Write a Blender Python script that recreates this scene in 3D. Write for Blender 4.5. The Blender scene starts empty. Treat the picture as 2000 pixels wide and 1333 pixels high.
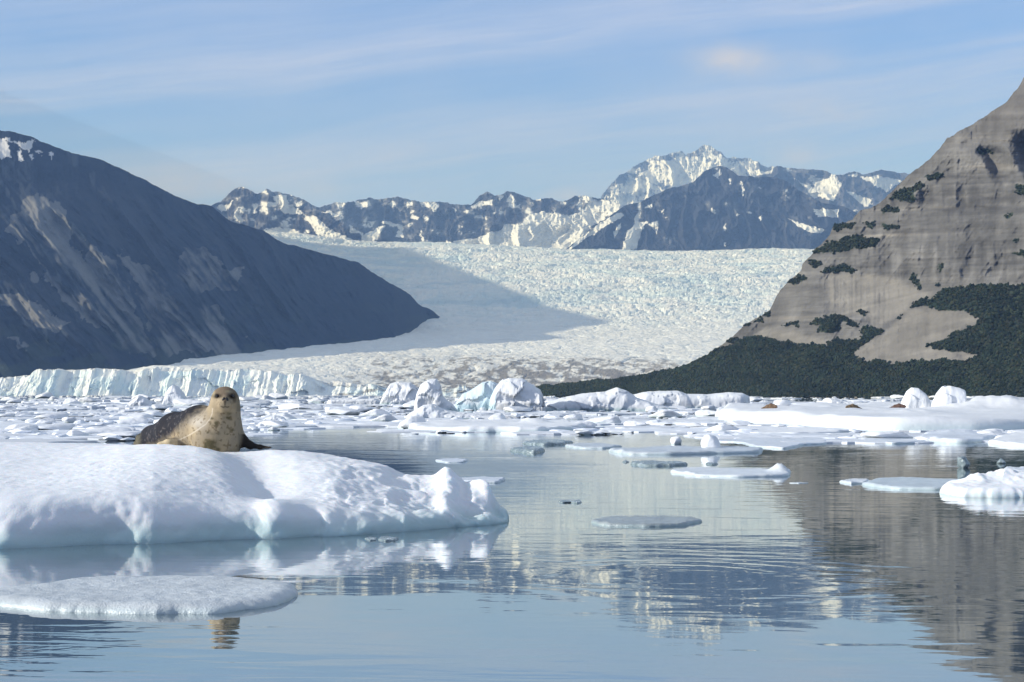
import bpy, bmesh, math, random
import numpy as np
from mathutils import Vector
from mathutils.bvhtree import BVHTree

# ------------------------------------------------------------------ camera, sky, sun, exposure
S = bpy.context.scene
F = 3333.0          # focal length in photograph pixels (60 mm on 36 mm across 2000 px)
YH = 773.0          # horizon row
CAMH = 1.0          # eye height above the water in metres
SUN_EL, SUN_AZ = math.radians(20), math.radians(257)   # azimuth clockwise from +Y

cam = bpy.data.objects.new('camera', bpy.data.cameras.new('camera'))
S.collection.objects.link(cam)
cam.location = (0, 0, CAMH)
cam.rotation_euler = (math.radians(90), 0, 0)
cam.data.lens = 60.0
cam.data.sensor_width = 36.0
cam.data.shift_y = (YH - 666.5) / 2000.0
cam.data.clip_start = 0.1
cam.data.clip_end = 60000
S.camera = cam

sun = bpy.data.objects.new('sun', bpy.data.lights.new('sun', 'SUN'))
S.collection.objects.link(sun)
sun.data.energy = 4.9
sun.data.angle = math.radians(0.55)
sun.data.color = (1.0, 0.975, 0.945)
to_sun = Vector((math.sin(SUN_AZ) * math.cos(SUN_EL), math.cos(SUN_AZ) * math.cos(SUN_EL), math.sin(SUN_EL)))
sun.rotation_euler = to_sun.to_track_quat('Z', 'Y').to_euler()

S.view_settings.view_transform = 'Standard'
S.view_settings.look = 'None'
S.view_settings.gamma = 1.0
S.view_settings.exposure = 0.10
S.cycles.use_denoising = True
S.cycles.max_bounces = 8
S.cycles.diffuse_bounces = 3
S.cycles.glossy_bounces = 4
S.cycles.transparent_max_bounces = 8
S.cycles.sample_clamp_indirect = 6.0
S.cycles.caustics_reflective = False
S.cycles.caustics_refractive = False


class NT:
    """small node-tree writer"""
    def __init__(self, tree):
        self.t = tree
        self.n = tree.nodes
        self.n.clear()

    def new(self, typ, **kw):
        nd = self.n.new(typ)
        for k, v in kw.items():
            setattr(nd, k, v)
        return nd

    def set(self, sock, v):
        if isinstance(v, bpy.types.NodeSocket):
            self.t.links.new(v, sock)
        else:
            sock.default_value = v

    def math(self, op, a, b=0.0, c=0.0, clamp=False):
        nd = self.new('ShaderNodeMath', operation=op, use_clamp=clamp)
        self.set(nd.inputs[0], a); self.set(nd.inputs[1], b); self.set(nd.inputs[2], c)
        return nd.outputs[0]

    def mix(self, f, a, b, blend='MIX'):
        nd = self.new('ShaderNodeMix', data_type='RGBA', blend_type=blend)
        self.set(nd.inputs[0], f); self.set(nd.inputs[6], a); self.set(nd.inputs[7], b)
        return nd.outputs[2]

    def noise(self, vec, scale, detail=3.0, rough=0.5, dist=0.0):
        nd = self.new('ShaderNodeTexNoise')
        if vec is not None:
            self.set(nd.inputs['Vector'], vec)
        nd.inputs['Scale'].default_value = scale
        nd.inputs['Detail'].default_value = detail
        nd.inputs['Roughness'].default_value = rough
        nd.inputs['Distortion'].default_value = dist
        return nd.outputs['Fac']

    def comb(self, x, y, z):
        nd = self.new('ShaderNodeCombineXYZ')
        self.set(nd.inputs[0], x); self.set(nd.inputs[1], y); self.set(nd.inputs[2], z)
        return nd.outputs[0]

    def ramp(self, f, stops, interp='LINEAR'):
        nd = self.new('ShaderNodeValToRGB')
        cr = nd.color_ramp
        cr.interpolation = interp
        while len(cr.elements) < len(stops):
            cr.elements.new(0.5)
        for e, (p, c) in zip(cr.elements, stops):
            e.position = p
            e.color = (c, c, c, 1) if not hasattr(c, '__len__') else (*c, 1)
        self.set(nd.inputs[0], f)
        return nd.outputs[0]


def build_world():
    w = bpy.data.worlds.new('World')
    S.world = w
    w.use_nodes = True
    k = NT(w.node_tree)
    sky = k.new('ShaderNodeTexSky', sky_type='NISHITA')
    sky.sun_disc = False
    sky.sun_elevation = SUN_EL
    sky.sun_rotation = SUN_AZ
    sky.air_density = 1.0
    sky.dust_density = 0.3
    sky.ozone_density = 3.0
    tc = k.new('ShaderNodeTexCoord')
    sp = k.new('ShaderNodeSeparateXYZ')
    k.set(sp.inputs[0], tc.outputs['Generated'])
    x, y, z = sp.outputs
    yy = k.math('MAXIMUM', k.math('ABSOLUTE', y), 0.12)
    X = k.math('MULTIPLY', k.math('DIVIDE', x, yy), 3.333)
    Y = k.math('MULTIPLY', k.math('DIVIDE', z, yy), 3.333)
    # cirrus drawn out in long veils that climb slowly to the right
    t = k.math('SUBTRACT', Y, k.math('MULTIPLY', X, 0.125))
    t = k.math('SUBTRACT', t, k.math('MULTIPLY', k.math('MULTIPLY', X, X), 0.02))
    warp = k.noise(k.comb(k.math('MULTIPLY', X, 1.1), k.math('MULTIPLY', t, 3.0), 0.3), 1.6, 2, 0.5)
    tw = k.math('ADD', t, k.math('MULTIPLY', k.math('SUBTRACT', warp, 0.5), 0.06))
    cov = k.ramp(tw, [(0.0, .70), (.22, .55), (.42, .62), (.52, .90), (.556, .62), (.585, .26), (.64, .26),
                      (.685, .95), (.72, .72), (.80, .36), (.9, .45), (1.0, .85)], 'EASE')
    streak = k.noise(k.comb(k.math('MULTIPLY', X, 0.8), k.math('MULTIPLY', tw, 15.0), 2.0), 2.0, 6, 0.66)
    soft = k.noise(k.comb(k.math('MULTIPLY', X, 1.2), k.math('MULTIPLY', Y, 2.6), 5.0), 1.7, 4, 0.55)
    cov = k.math('MULTIPLY', cov, k.math('ADD', -0.22, k.math('MULTIPLY', streak, 1.75)))
    cov = k.math('ADD', cov, k.math('MULTIPLY', k.math('SUBTRACT', soft, 0.48), 0.55), clamp=True)
    cov = k.math('MULTIPLY', cov, 1.0, clamp=True)
    high = k.math('MULTIPLY', k.math('SUBTRACT', Y, 0.7), 0.8, clamp=True)
    base = k.mix(1.0, sky.outputs[0], k.mix(high, SKY_TINT, (0.85, 0.95, 1.05, 1)), 'MULTIPLY')
    col = k.mix(cov, base, k.mix(high, CIRRUS, (3.5, 3.75, 4.15, 1)))
    # a few small cumulus puffs low in the sky
    pn = k.noise(k.comb(X, k.math('MULTIPLY', Y, 1.6), 7.0), 9.0, 5, 0.6)
    puffs = None
    for (px, py, rx, ry, amp) in [(1435, 118, 85, 34, 1.0), (1610, 215, 85, 26, .6), (1565, 302, 60, 26, .6),
                                  (345, 358, 150, 34, .62), (610, 372, 80, 24, .5), (1105, 383, 40, 14, .7),
                                  (780, 300, 90, 24, .3), (1590, 118, 60, 22, .35)]:
        cx, cy = (px - 1000) / 1000.0, (YH - py) / 1000.0
        dx = k.math('MULTIPLY', k.math('SUBTRACT', X, cx), 1000.0 / rx)
        dy = k.math('MULTIPLY', k.math('SUBTRACT', Y, cy), 1000.0 / ry)
        r2 = k.math('ADD', k.math('MULTIPLY', dx, dx), k.math('MULTIPLY', dy, dy))
        g = k.math('MULTIPLY', k.math('EXPONENT', k.math('MULTIPLY', r2, -1.0)), amp)
        puffs = g if puffs is None else k.math('ADD', puffs, g)
    front = k.math('GREATER_THAN', y, 0.0)
    pf = k.math('MULTIPLY', k.math('MULTIPLY', puffs, front), k.math('ADD', k.math('MULTIPLY', pn, 2.4), -0.55, clamp=True), clamp=True)
    pf = k.math('MULTIPLY', pf, 0.95)
    col = k.mix(pf, col, PUFF)
    bg = k.new('ShaderNodeBackground')
    k.set(bg.inputs[0], col)
    bg.inputs[1].default_value = SKY_STRENGTH
    out = k.new('ShaderNodeOutputWorld')
    k.t.links.new(bg.outputs[0], out.inputs[0])


SKY_STRENGTH = 0.15
SKY_TINT = (0.72, 0.88, 1.42, 1)
CIRRUS = (3.8, 4.3, 6.7, 1)
PUFF = (4.5, 4.4, 5.3, 1)
build_world()

# ------------------------------------------------------------------ numeric helpers
rng = np.random.default_rng(11)


def hash3(ix, iy, iz, seed=0):
    with np.errstate(over='ignore'):
        n = (ix.astype(np.int64) * 374761393 + iy.astype(np.int64) * 668265263 + iz.astype(np.int64) * 2246822519 + seed * 3266489917)
        n = n.astype(np.uint32)
        n = (n ^ (n >> np.uint32(13))) * np.uint32(1274126177)
        n = (n ^ (n >> np.uint32(15))) * np.uint32(2246822519)
        n = n ^ (n >> np.uint32(16))
    return n.astype(np.float64) / 4294967295.0


def vnoise(x, y, z=None, seed=0):
    x = np.asarray(x, float); y = np.asarray(y, float)
    z = np.zeros_like(x) if z is None else np.asarray(z, float)
    fx, fy, fz = np.floor(x), np.floor(y), np.floor(z)
    ix, iy, iz = fx.astype(np.int64), fy.astype(np.int64), fz.astype(np.int64)
    tx, ty, tz = x - fx, y - fy, z - fz
    tx = tx * tx * tx * (tx * (tx * 6 - 15) + 10); ty = ty * ty * ty * (ty * (ty * 6 - 15) + 10); tz = tz * tz * (3 - 2 * tz)
    r = 0
    for a in (0, 1):
        for b in (0, 1):
            for c in (0, 1):
                wgt = (tx if a else 1 - tx) * (ty if b else 1 - ty) * (tz if c else 1 - tz)
                r = r + wgt * hash3(ix + a, iy + b, iz + c, seed)
    return r * 2 - 1


def fbm(x, y, z=None, oct=4, seed=0, gain=0.5, lac=2.03):
    a, s, r = 1.0, 0.0, 0
    z = np.zeros_like(np.asarray(x, float)) if z is None else z
    for o in range(oct):
        r = r + a * vnoise(x, y, z, seed + o * 17)
        s += a
        a *= gain
        x, y = (x * 0.8 - y * 0.6) * lac + 3.1, (x * 0.6 + y * 0.8) * lac + 1.7
        z = z * lac + 0.7
    return r / s


def ridged(x, y, z=None, oct=4, seed=0):
    a, s, r = 1.0, 0.0, 0
    z = np.zeros_like(np.asarray(x, float)) if z is None else z
    for o in range(oct):
        r = r + a * (1 - np.abs(vnoise(x, y, z, seed + o * 31)) * 2)
        s += a
        a *= 0.5
        x, y = (x * 0.8 - y * 0.6) * 2.1 + 5.2, (x * 0.6 + y * 0.8) * 2.1 + 1.3
        z = z * 2.1 + .4
    return r / s


def worley(x, y, z, seed=0, tilt=1.0):
    """faceted cellular field: (F1, F2, plane value of the nearest cell, cell random)"""
    fx, fy, fz = np.floor(x), np.floor(y), np.floor(z)
    ix, iy, iz = fx.astype(np.int64), fy.astype(np.int64), fz.astype(np.int64)
    d1 = np.full(x.shape, 1e9); d2 = np.full(x.shape, 1e9)
    pl = np.zeros(x.shape); cr = np.zeros(x.shape)
    zr = (-1, 0, 1) if np.ptp(z) > 0 else (0,)
    for a in (-1, 0, 1):
        for b in (-1, 0, 1):
            for c in zr:
                jx, jy, jz = ix + a, iy + b, iz + c
                qx = jx + hash3(jx, jy, jz, seed); qy = jy + hash3(jx, jy, jz, seed + 1); qz = jz + (hash3(jx, jy, jz, seed + 2) if len(zr) > 1 else 0)
                ex, ey, ez = x - qx, y - qy, z - qz
                d = ex * ex + ey * ey + ez * ez
                nx = hash3(jx, jy, jz, seed + 3) - .5; ny = hash3(jx, jy, jz, seed + 4) - .5; nz = hash3(jx, jy, jz, seed + 5) - .5
                v = (ex * nx + ey * ny + ez * nz) * tilt
                rr = hash3(jx, jy, jz, seed + 6)
                near = d < d1
                d2 = np.where(near, d1, np.minimum(d2, d))
                pl = np.where(near, v, pl); cr = np.where(near, rr, cr); d1 = np.where(near, d, d1)
    return np.sqrt(d1), np.sqrt(d2), pl, cr


def sstep(a, b, x):
    t = np.clip((x - a) / (b - a), 0, 1)
    return t * t * (3 - 2 * t)


def inpoly(px, py, poly):
    c = np.zeros(px.shape, bool)
    n = len(poly)
    for i in range(n):
        x0, y0 = poly[i]; x1, y1 = poly[(i + 1) % n]
        if y0 == y1:
            continue
        cond = (y0 > py) != (y1 > py)
        c ^= cond & (px < (x1 - x0) * (py - y0) / (y1 - y0) + x0)
    return c


def lin(pts, x):
    p = np.array(sorted(pts), float)
    return np.interp(x, p[:, 0], p[:, 1])


def P(px, py, D):
    return np.array([(px - 1000) / F * D, D, CAMH + (YH - py) / F * D])


def water_pt(px, py):
    D = CAMH * F / (py - YH)
    return ((px - 1000) / F * D, D)


# ------------------------------------------------------------------ object helpers
def mesh_from(name, V, Q, mat, cols=None, smooth=True, extra=None):
    V = np.ascontiguousarray(V, np.float32)
    me = bpy.data.meshes.new(name)
    Q = np.asarray(Q, np.int32)
    nf, k = Q.shape
    me.vertices.add(len(V)); me.vertices.foreach_set('co', V.ravel())
    me.loops.add(nf * k); me.loops.foreach_set('vertex_index', Q.ravel())
    me.polygons.add(nf)
    me.polygons.foreach_set('loop_start', np.arange(0, nf * k, k, dtype=np.int32))
    me.polygons.foreach_set('use_smooth', np.full(nf, smooth))
    me.update(calc_edges=True)
    if cols is not None:
        a = me.attributes.new('albedo', 'FLOAT_COLOR', 'POINT')
        c = np.ones((len(V), 4), np.float32); c[:, :3] = cols
        a.data.foreach_set('color', c.ravel())
    for nm, arr in (extra or {}).items():
        a = me.attributes.new(nm, 'FLOAT', 'POINT')
        a.data.foreach_set('value', np.ascontiguousarray(arr, np.float32).ravel())
    if mat is not None:
        me.materials.append(mat)
    return me


def put(name, me, label=None, cat=None, kind=None, group=None, parent=None, loc=None):
    o = bpy.data.objects.new(name, me)
    S.collection.objects.link(o)
    if label: o['label'] = label
    if cat: o['category'] = cat
    if kind: o['kind'] = kind
    if group: o['group'] = group
    if parent is not None: o.parent = parent
    if loc is not None: o.location = loc
    return o


def recentre(V):
    c = np.array([(V[:, 0].min() + V[:, 0].max()) / 2, (V[:, 1].min() + V[:, 1].max()) / 2, 0.0])
    return V - c, tuple(c)


def grid_quads(nr, nc, wrap=False):
    i = np.arange(nr - 1)[:, None]; j = np.arange(nc if wrap else nc - 1)[None, :]
    a = i * nc + j; b = i * nc + (j + 1) % nc
    return np.stack([a, b, b + nc, a + nc], -1).reshape(-1, 4)


# ------------------------------------------------------------------ materials
def attr_mat(name, rough=0.9, bump=0.0, bscale=1.0, vary=0.2, vscale=0.5, spec=0.3, sss=0.0, coat=0.0, fine=None, obj=False):
    m = bpy.data.materials.new(name)
    m.use_nodes = True
    k = NT(m.node_tree)
    at = k.new('ShaderNodeAttribute', attribute_name='albedo')
    tc = k.new('ShaderNodeTexCoord')
    vec = tc.outputs['Object']
    n = k.noise(vec, vscale, 5, 0.6)
    f = k.math('ADD', 1.0 - vary, k.math('MULTIPLY', n, 2 * vary))
    col = k.mix(1.0, at.outputs['Color'], k.comb(f, f, f), 'MULTIPLY')
    b = k.new('ShaderNodeBsdfPrincipled')
    k.set(b.inputs['Base Color'], col)
    b.inputs['Roughness'].default_value = rough
    b.inputs['Specular IOR Level'].default_value = spec
    if sss:
        b.inputs['Subsurface Weight'].default_value = sss
        b.inputs['Subsurface Radius'].default_value = (0.5, 0.8, 1.0)
        b.inputs['Subsurface Scale'].default_value = 0.10
    if bump:
        bn = k.noise(vec, bscale, 6, 0.62)
        bp = k.new('ShaderNodeBump')
        bp.inputs['Distance'].default_value = bump
        bp.inputs['Strength'].default_value = 1.0
        k.set(bp.inputs['Height'], bn)
        if fine:
            bn2 = k.noise(vec, fine[0], 3, 0.6)
            b2 = k.new('ShaderNodeBump')
            b2.inputs['Distance'].default_value = fine[1]
            k.set(b2.inputs['Height'], bn2)
            k.t.links.new(b2.outputs[0], bp.inputs['Normal'])
        k.t.links.new(bp.outputs[0], b.inputs['Normal'])
    out = k.new('ShaderNodeOutputMaterial')
    k.t.links.new(b.outputs[0], out.inputs[0])
    return m


M_rock = attr_mat('rock_face', 0.95, 1.6, 0.12, 0.30, 0.09, 0.2)
M_slope = attr_mat('shaded_slope', 0.95, 5.0, 0.03, 0.22, 0.02, 0.1)
M_far = attr_mat('far_rock_and_snow', 0.95, 10.0, 0.012, 0.15, 0.01, 0.1)
M_glacier = attr_mat('glacier_ice', 0.8, 1.5, 0.1, 0.10, 0.05, 0.2)
M_leaf = attr_mat('scrub_leaves', 0.9, 0, 1, 0.35, 0.05, 0.1)
M_snowice = attr_mat('granular_snow_ice', 0.6, 0.0026, 6.0, 0.05, 3.0, 0.35, 0.5, fine=(70.0, 0.0026))
M_ice = attr_mat('weathered_ice', 0.5, 0.03, 2.5, 0.06, 1.0, 0.4)
M_slush = attr_mat('wet_slush_ice', 0.3, 0.006, 18.0, 0.26, 3.0, 0.6, 0.0, fine=(90.0, 0.005))
M_fur = attr_mat('seal_fur', 0.75, 0.004, 40.0, 0.10, 30.0, 0.12, fine=(160.0, 0.0012))


def clear_ice_mat():
    m = bpy.data.materials.new('clear_glacier_ice')
    m.use_nodes = True
    k = NT(m.node_tree)
    tc = k.new('ShaderNodeTexCoord')
    n = k.noise(tc.outputs['Object'], 9.0, 5, 0.65)
    col = k.ramp(n, [(0.3, (.10, .14, .15)), (.55, (.26, .32, .33)), (.75, (.62, .68, .70))])
    b = k.new('ShaderNodeBsdfPrincipled')
    k.set(b.inputs['Base Color'], col)
    b.inputs['Roughness'].default_value = 0.12
    b.inputs['Specular IOR Level'].default_value = 0.6
    bp = k.new('ShaderNodeBump')
    bp.inputs['Distance'].default_value = 0.012
    k.set(bp.inputs['Height'], k.noise(tc.outputs['Object'], 30.0, 4, 0.6))
    k.t.links.new(bp.outputs[0], b.inputs['Normal'])
    out = k.new('ShaderNodeOutputMaterial')
    k.t.links.new(b.outputs[0], out.inputs[0])
    return m


M_clear = clear_ice_mat()


def plain_mat(name, col, rough):
    m = bpy.data.materials.new(name)
    m.use_nodes = True
    k = NT(m.node_tree)
    tc = k.new('ShaderNodeTexCoord')
    n = k.noise(tc.outputs['Object'], 60.0, 3)
    b = k.new('ShaderNodeBsdfPrincipled')
    k.set(b.inputs['Base Color'], k.mix(n, (*[c * .7 for c in col], 1), (*col, 1)))
    b.inputs['Roughness'].default_value = rough
    out = k.new('ShaderNodeOutputMaterial')
    k.t.links.new(b.outputs[0], out.inputs[0])
    return m


M_eye = plain_mat('wet_black_eye', (.012, .009, .008), 0.06)
M_nostril = plain_mat('dark_nostril_skin', (.012, .008, .007), 0.5)
M_whisker = plain_mat('pale_whisker', (.6, .52, .4), 0.5)


def water_mat():
    m = bpy.data.materials.new('calm_fjord_water')
    m.use_nodes = True
    k = NT(m.node_tree)
    geo = k.new('ShaderNodeNewGeometry')
    sp = k.new('ShaderNodeSeparateXYZ')
    k.set(sp.inputs[0], geo.outputs['Position'])
    x, y, _ = sp.outputs
    # long low swell, small ripples and glassy patches between them
    wide = k.noise(k.comb(k.math('MULTIPLY', x, 0.55), y, 0.0), 1.1, 2, 0.5, 0.4)
    rip = k.noise(k.comb(k.math('MULTIPLY', x, 0.34), k.math('ADD', y, k.math('MULTIPLY', x, 0.10)), 3.0), 4.2, 2, 0.5, 0.6)
    fine = k.noise(k.comb(k.math('MULTIPLY', x, 0.6), y, 8.0), 12.0, 2, 0.5)
    patch = k.ramp(k.noise(k.comb(k.math('MULTIPLY', x, 0.30), k.math('MULTIPLY', y, 0.55), 1.0), 0.55, 2), [(.36, .25), (.62, 1.0)])
    h = k.math('MULTIPLY', wide, 0.0030)
    h = k.math('ADD', h, k.math('MULTIPLY', k.math('MULTIPLY', rip, patch), 0.0030))
    h = k.math('ADD', h, k.math('MULTIPLY', k.math('MULTIPLY', fine, patch), 0.00055))
    # rings spreading from where something broke the surface
    for (cx, cy, lam, amp, rad) in [(0.95, 9.4, 0.30, 0.00075, 1.3), (2.0, 7.6, 0.45, 0.0006, 1.5)]:
        dx = k.math('SUBTRACT', x, cx); dy = k.math('SUBTRACT', y, cy)
        r = k.math('SQRT', k.math('ADD', k.math('MULTIPLY', dx, dx), k.math('MULTIPLY', dy, dy)))
        r2 = k.math('ADD', r, k.math('MULTIPLY', wide, 0.9))
        wv = k.math('SINE', k.math('MULTIPLY', r2, 6.2832 / lam))
        q = k.math('DIVIDE', k.math('SUBTRACT', r, rad * .55), rad * .5)
        env = k.math('EXPONENT', k.math('MULTIPLY', k.math('MULTIPLY', q, q), -1.0))
        h = k.math('ADD', h, k.math('MULTIPLY', k.math('MULTIPLY', k.math('MULTIPLY', wv, env), k.math('MULTIPLY', patch, rip)), amp * 2.6))
    bp = k.new('ShaderNodeBump')
    bp.inputs['Strength'].default_value = 1.0
    bp.inputs['Distance'].default_value = 1.0
    k.set(bp.inputs['Height'], h)
    dif = k.new('ShaderNodeBsdfDiffuse')
    dif.inputs['Color'].default_value = (0.085, 0.115, 0.122, 1)
    gl = k.new('ShaderNodeBsdfGlossy')
    gl.inputs['Color'].default_value = (0.93, 0.96, 0.97, 1)
    gl.inputs['Roughness'].default_value = 0.022
    k.t.links.new(bp.outputs[0], gl.inputs['Normal'])
    fr = k.new('ShaderNodeFresnel')
    fr.inputs['IOR'].default_value = 1.33
    k.t.links.new(bp.outputs[0], fr.inputs['Normal'])
    fac = k.math('POWER', fr.outputs[0], 0.42, clamp=True)
    mx = k.new('ShaderNodeMixShader')
    k.set(mx.inputs[0], fac)
    k.t.links.new(dif.outputs[0], mx.inputs[1]); k.t.links.new(gl.outputs[0], mx.inputs[2])
    out = k.new('ShaderNodeOutputMaterial')
    k.t.links.new(mx.outputs[0], out.inputs[0])
    return m


# ------------------------------------------------------------------ water sheet
yy = np.array([-60.0, 0, 3, 30, 300, 2000, 5000, 9000])
xx = np.array([-7000.0, -1500, -200, 0, 200, 1500, 7000])
XX, YY = np.meshgrid(xx, yy)
Vw = np.stack([XX.ravel(), YY.ravel(), np.zeros(XX.size)], 1)
put('water', mesh_from('water', Vw, grid_quads(len(yy), len(xx)), water_mat()),
    'calm grey blue fjord water with faint ripples mirroring the mountains', 'water', 'structure')


# ------------------------------------------------------------------ mountains
def mountain(name, mat, sil, foot, D0, px0, px1, step, nrows, tanslope, relief, paint, jag=1.5, jagk=0.05, seed=0, label='', backtan=0.8, ridge_back=0.0):
    """A hillside: from its foot line the ground climbs with the given steepness to its crest, then falls away behind."""
    px = np.arange(px0, px1 + step, step)
    nc = len(px)
    ys = lin(sil, px) - jag * fbm(px * jagk, px * 0 + seed, oct=5, seed=seed, gain=.6) - 0.35 * jag * np.abs(fbm(px * jagk * 6, px * 0 + seed, oct=2, seed=seed + 9))
    yf = lin(foot, px)
    ys = np.minimum(ys, yf - 2)
    v = np.linspace(0, 1, nrows)[:, None]
    py = yf[None] + (ys - yf)[None] * v
    PX = np.broadcast_to(px[None], py.shape)
    u = (YH - py) / F
    ts = tanslope(PX, py)
    du = np.diff(u, axis=0)
    g = du / np.maximum(ts[:-1] - u[:-1], 0.07)
    lnD = np.concatenate([np.zeros((1, nc)), np.cumsum(g, 0)], 0)
    # crests of neighbouring columns stay near one another
    ker = np.exp(-np.linspace(-2, 2, 25) ** 2); ker /= ker.sum()
    pad = np.pad(lnD, ((0, 0), (12, 12)), mode='edge')
    lnD = sum(ker[i] * pad[:, i:i + nc] for i in range(25))
    D = lin(D0, px)[None] * np.exp(lnD)
    D = D * (1 + relief(PX, py) * np.clip(v * 6, 0, 1))
    X = (PX - 1000) / F * D; Z = CAMH + u * D
    rows_X, rows_Y, rows_Z = [], [], []
    # buried apron in front of the foot
    for q in (2, 1):
        rows_X.append(X[0]); rows_Y.append(D[0] - q * 2.0); rows_Z.append(np.minimum(Z[0] - q * 30, -3.0))
    for r in range(nrows):
        rows_X.append(X[r]); rows_Y.append(D[r]); rows_Z.append(Z[r])
    nb = 10
    zt = Z[-1]
    nk = 0
    if ridge_back:  # unseen back of the ridge, carried on so it shades the glacier
        nk = 12
        for q in range(1, nk + 1):
            dd = D[-1] + ridge_back * q / nk
            rows_X.append((px - 1000) / F * dd); rows_Y.append(dd)
            rows_Z.append(CAMH + u[-1] * .985 * dd - 2 - 16 * np.abs(fbm(px * .05, px * 0 + q * .9, oct=3, seed=seed + 6)))
        zt = rows_Z[-1]
    for q in range(1, nb + 1):
        f = q / nb
        back = (zt + 5) * f / backtan
        zz = zt - (zt + 4) * f + 0.0
        yb = D[-1] + ridge_back + back + 1.5
        rows_X.append((X[-1] if not nk else rows_X[2 + nrows + nk - 1]) * (1 + 0.3 * back / D[-1])); rows_Y.append(yb); rows_Z.append(zz + (0 if q == nb else 1) * fbm(px * .03, px * 0 + q, oct=3, seed=seed + 3) * zt * .02 * min(1, q / 3))
    GX, GY, GZ = np.array(rows_X), np.array(rows_Y), np.array(rows_Z)
    V = np.stack([GX.ravel(), GY.ravel(), GZ.ravel()], 1)
    col = paint(PX, py, v + 0 * PX)
    C = np.concatenate([np.repeat(col[:1], 2, 0), col, np.repeat(col[-1:], nb + nk, 0)], 0).reshape(-1, 3)
    me = mesh_from(name, V, grid_quads(nrows + 2 + nb + nk, nc), mat, C)
    put(name, me, label, 'mountain', 'structure')
    return dict(PX=PX, PY=py, X=X, Y=D, Z=Z)


def polymask(px, py, polys, wob, freq, seed=3):
    wx = px + wob * fbm(px * freq, py * freq, oct=3, seed=seed)
    wy = py + wob * fbm(px * freq, py * freq, oct=3, seed=seed + 50)
    wx = wx + .5 * wob * fbm(px * freq * 4, py * freq * 4, oct=3, seed=seed + 70)
    wy = wy + .4 * wob * fbm(px * freq * 4, py * freq * 4, oct=3, seed=seed + 90)
    m = np.zeros(px.shape, bool)
    for p in polys:
        m |= inpoly(wx, wy, p)
    return m


def blur(m, r):
    m = np.asarray(m, float)
    for ax in (0, 1):
        for _ in range(2):
            p = [(0, 0), (0, 0)]; p[ax] = (r + 1, r)
            c = np.cumsum(np.pad(m, p, mode='edge'), axis=ax)
            m = ((c[2 * r + 1:] - c[:-2 * r - 1]) if ax == 0 else (c[:, 2 * r + 1:] - c[:, :-2 * r - 1])) / (2 * r + 1)
    return m


def blend(c, mask, col):
    m = np.clip(mask.astype(float), 0, 1)[..., None]
    return c * (1 - m) + np.array(col) * m


# ---- near rocky mountain at the right shore
def Z1(*pts):
    return [(1250 + a * .4877, 150 + b * .4877) for a, b in pts]


R_SIL = [(1030, 772), (1060, 758), (1120, 752), (1190, 745), (1240, 738), (1300, 728)] + Z1((190, 1160), (240, 1135), (330, 1075), (370, 1045), (400, 1020), (425, 990), (480, 965), (520, 930), (560, 855), (600, 815), (645, 785), (650, 755), (690, 715), (700, 690), (760, 640), (775, 600), (850, 575), (880, 540), (960, 505), (990, 480), (1080, 395), (1160, 335), (1200, 285), (1230, 245), (1330, 190), (1400, 145), (1470, 100), (1520, 40), (1538, 0)) + [(2040, 130), (2100, 90)]
R_FOREST = Z1((-480, 1235), (-250, 1225), (0, 1195), (190, 1150), (330, 1092), (400, 1060), (500, 1045), (640, 1070), (740, 1075), (790, 1050), (880, 1050), (900, 1010), (960, 1008), (975, 1020), (860, 1110), (870, 1140), (1050, 1147), (1140, 1137), (1330, 1135), (1360, 1105), (1200, 1100), (1145, 1085), (1160, 1070), (1230, 1060), (1250, 1020), (1310, 1005), (1370, 975), (1320, 945), (1220, 935), (1160, 920), (1090, 930), (1095, 905), (1180, 880), (1240, 850), (1400, 832), (1538, 835), (1800, 830), (1800, 1350), (-480, 1350))
R_PATCH = [Z1(*p) for p in [
    ((680, 1000), (700, 965), (800, 962), (870, 980), (875, 1000), (800, 985), (790, 1015), (720, 1030), (730, 990)),
    ((715, 775), (760, 760), (850, 758), (865, 775), (850, 785), (740, 785)),
    ((690, 700), (720, 680), (800, 660), (850, 638), (950, 652), (945, 682), (820, 697), (740, 707)),
    ((770, 600), (855, 586), (850, 610), (790, 622)),
    ((900, 588), (940, 588), (930, 612), (905, 605)), ((965, 592), (1045, 603), (1035, 620), (970, 612)),
    ((960, 530), (1030, 513), (1032, 535), (970, 547)),
    ((990, 492), (1040, 455), (1130, 423), (1132, 440), (1095, 460), (1100, 495), (1060, 502)),
    ((1138, 402), (1190, 382), (1217, 400), (1150, 414)),
    ((592, 822), (640, 793), (667, 805), (640, 827)), ((668, 747), (700, 733), (737, 745), (700, 762)),
    ((1498, 440), (1560, 430), (1560, 470), (1505, 467)), ((1490, 712), (1560, 685), (1560, 722)),
    ((1085, 800), (1110, 798), (1137, 850), (1120, 852)), ((580, 987), (640, 972), (635, 1002)),
    ((870, 940), (905, 943), (890, 967)), ((1190, 755), (1215, 755), (1210, 780)), ((1350, 280), (1400, 290), (1410, 310), (1360, 305)),
    ((495, 950), (520, 935), (525, 948)), ((415, 1000), (430, 985), (440, 1000)), ((455, 990), (490, 965), (495, 985)),
    ((360, 1060), (400, 1047), (410, 1060), (380, 1078)), ((1480, 655), (1510, 650), (1505, 670)), ((1455, 560), (1490, 550), (1485, 575)),
    ((200, 1160), (330, 1085), (350, 1105), (260, 1165)), ((1175, 820), (1200, 820), (1195, 838)), ((1020, 965), (1050, 955), (1040, 975))]]
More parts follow.
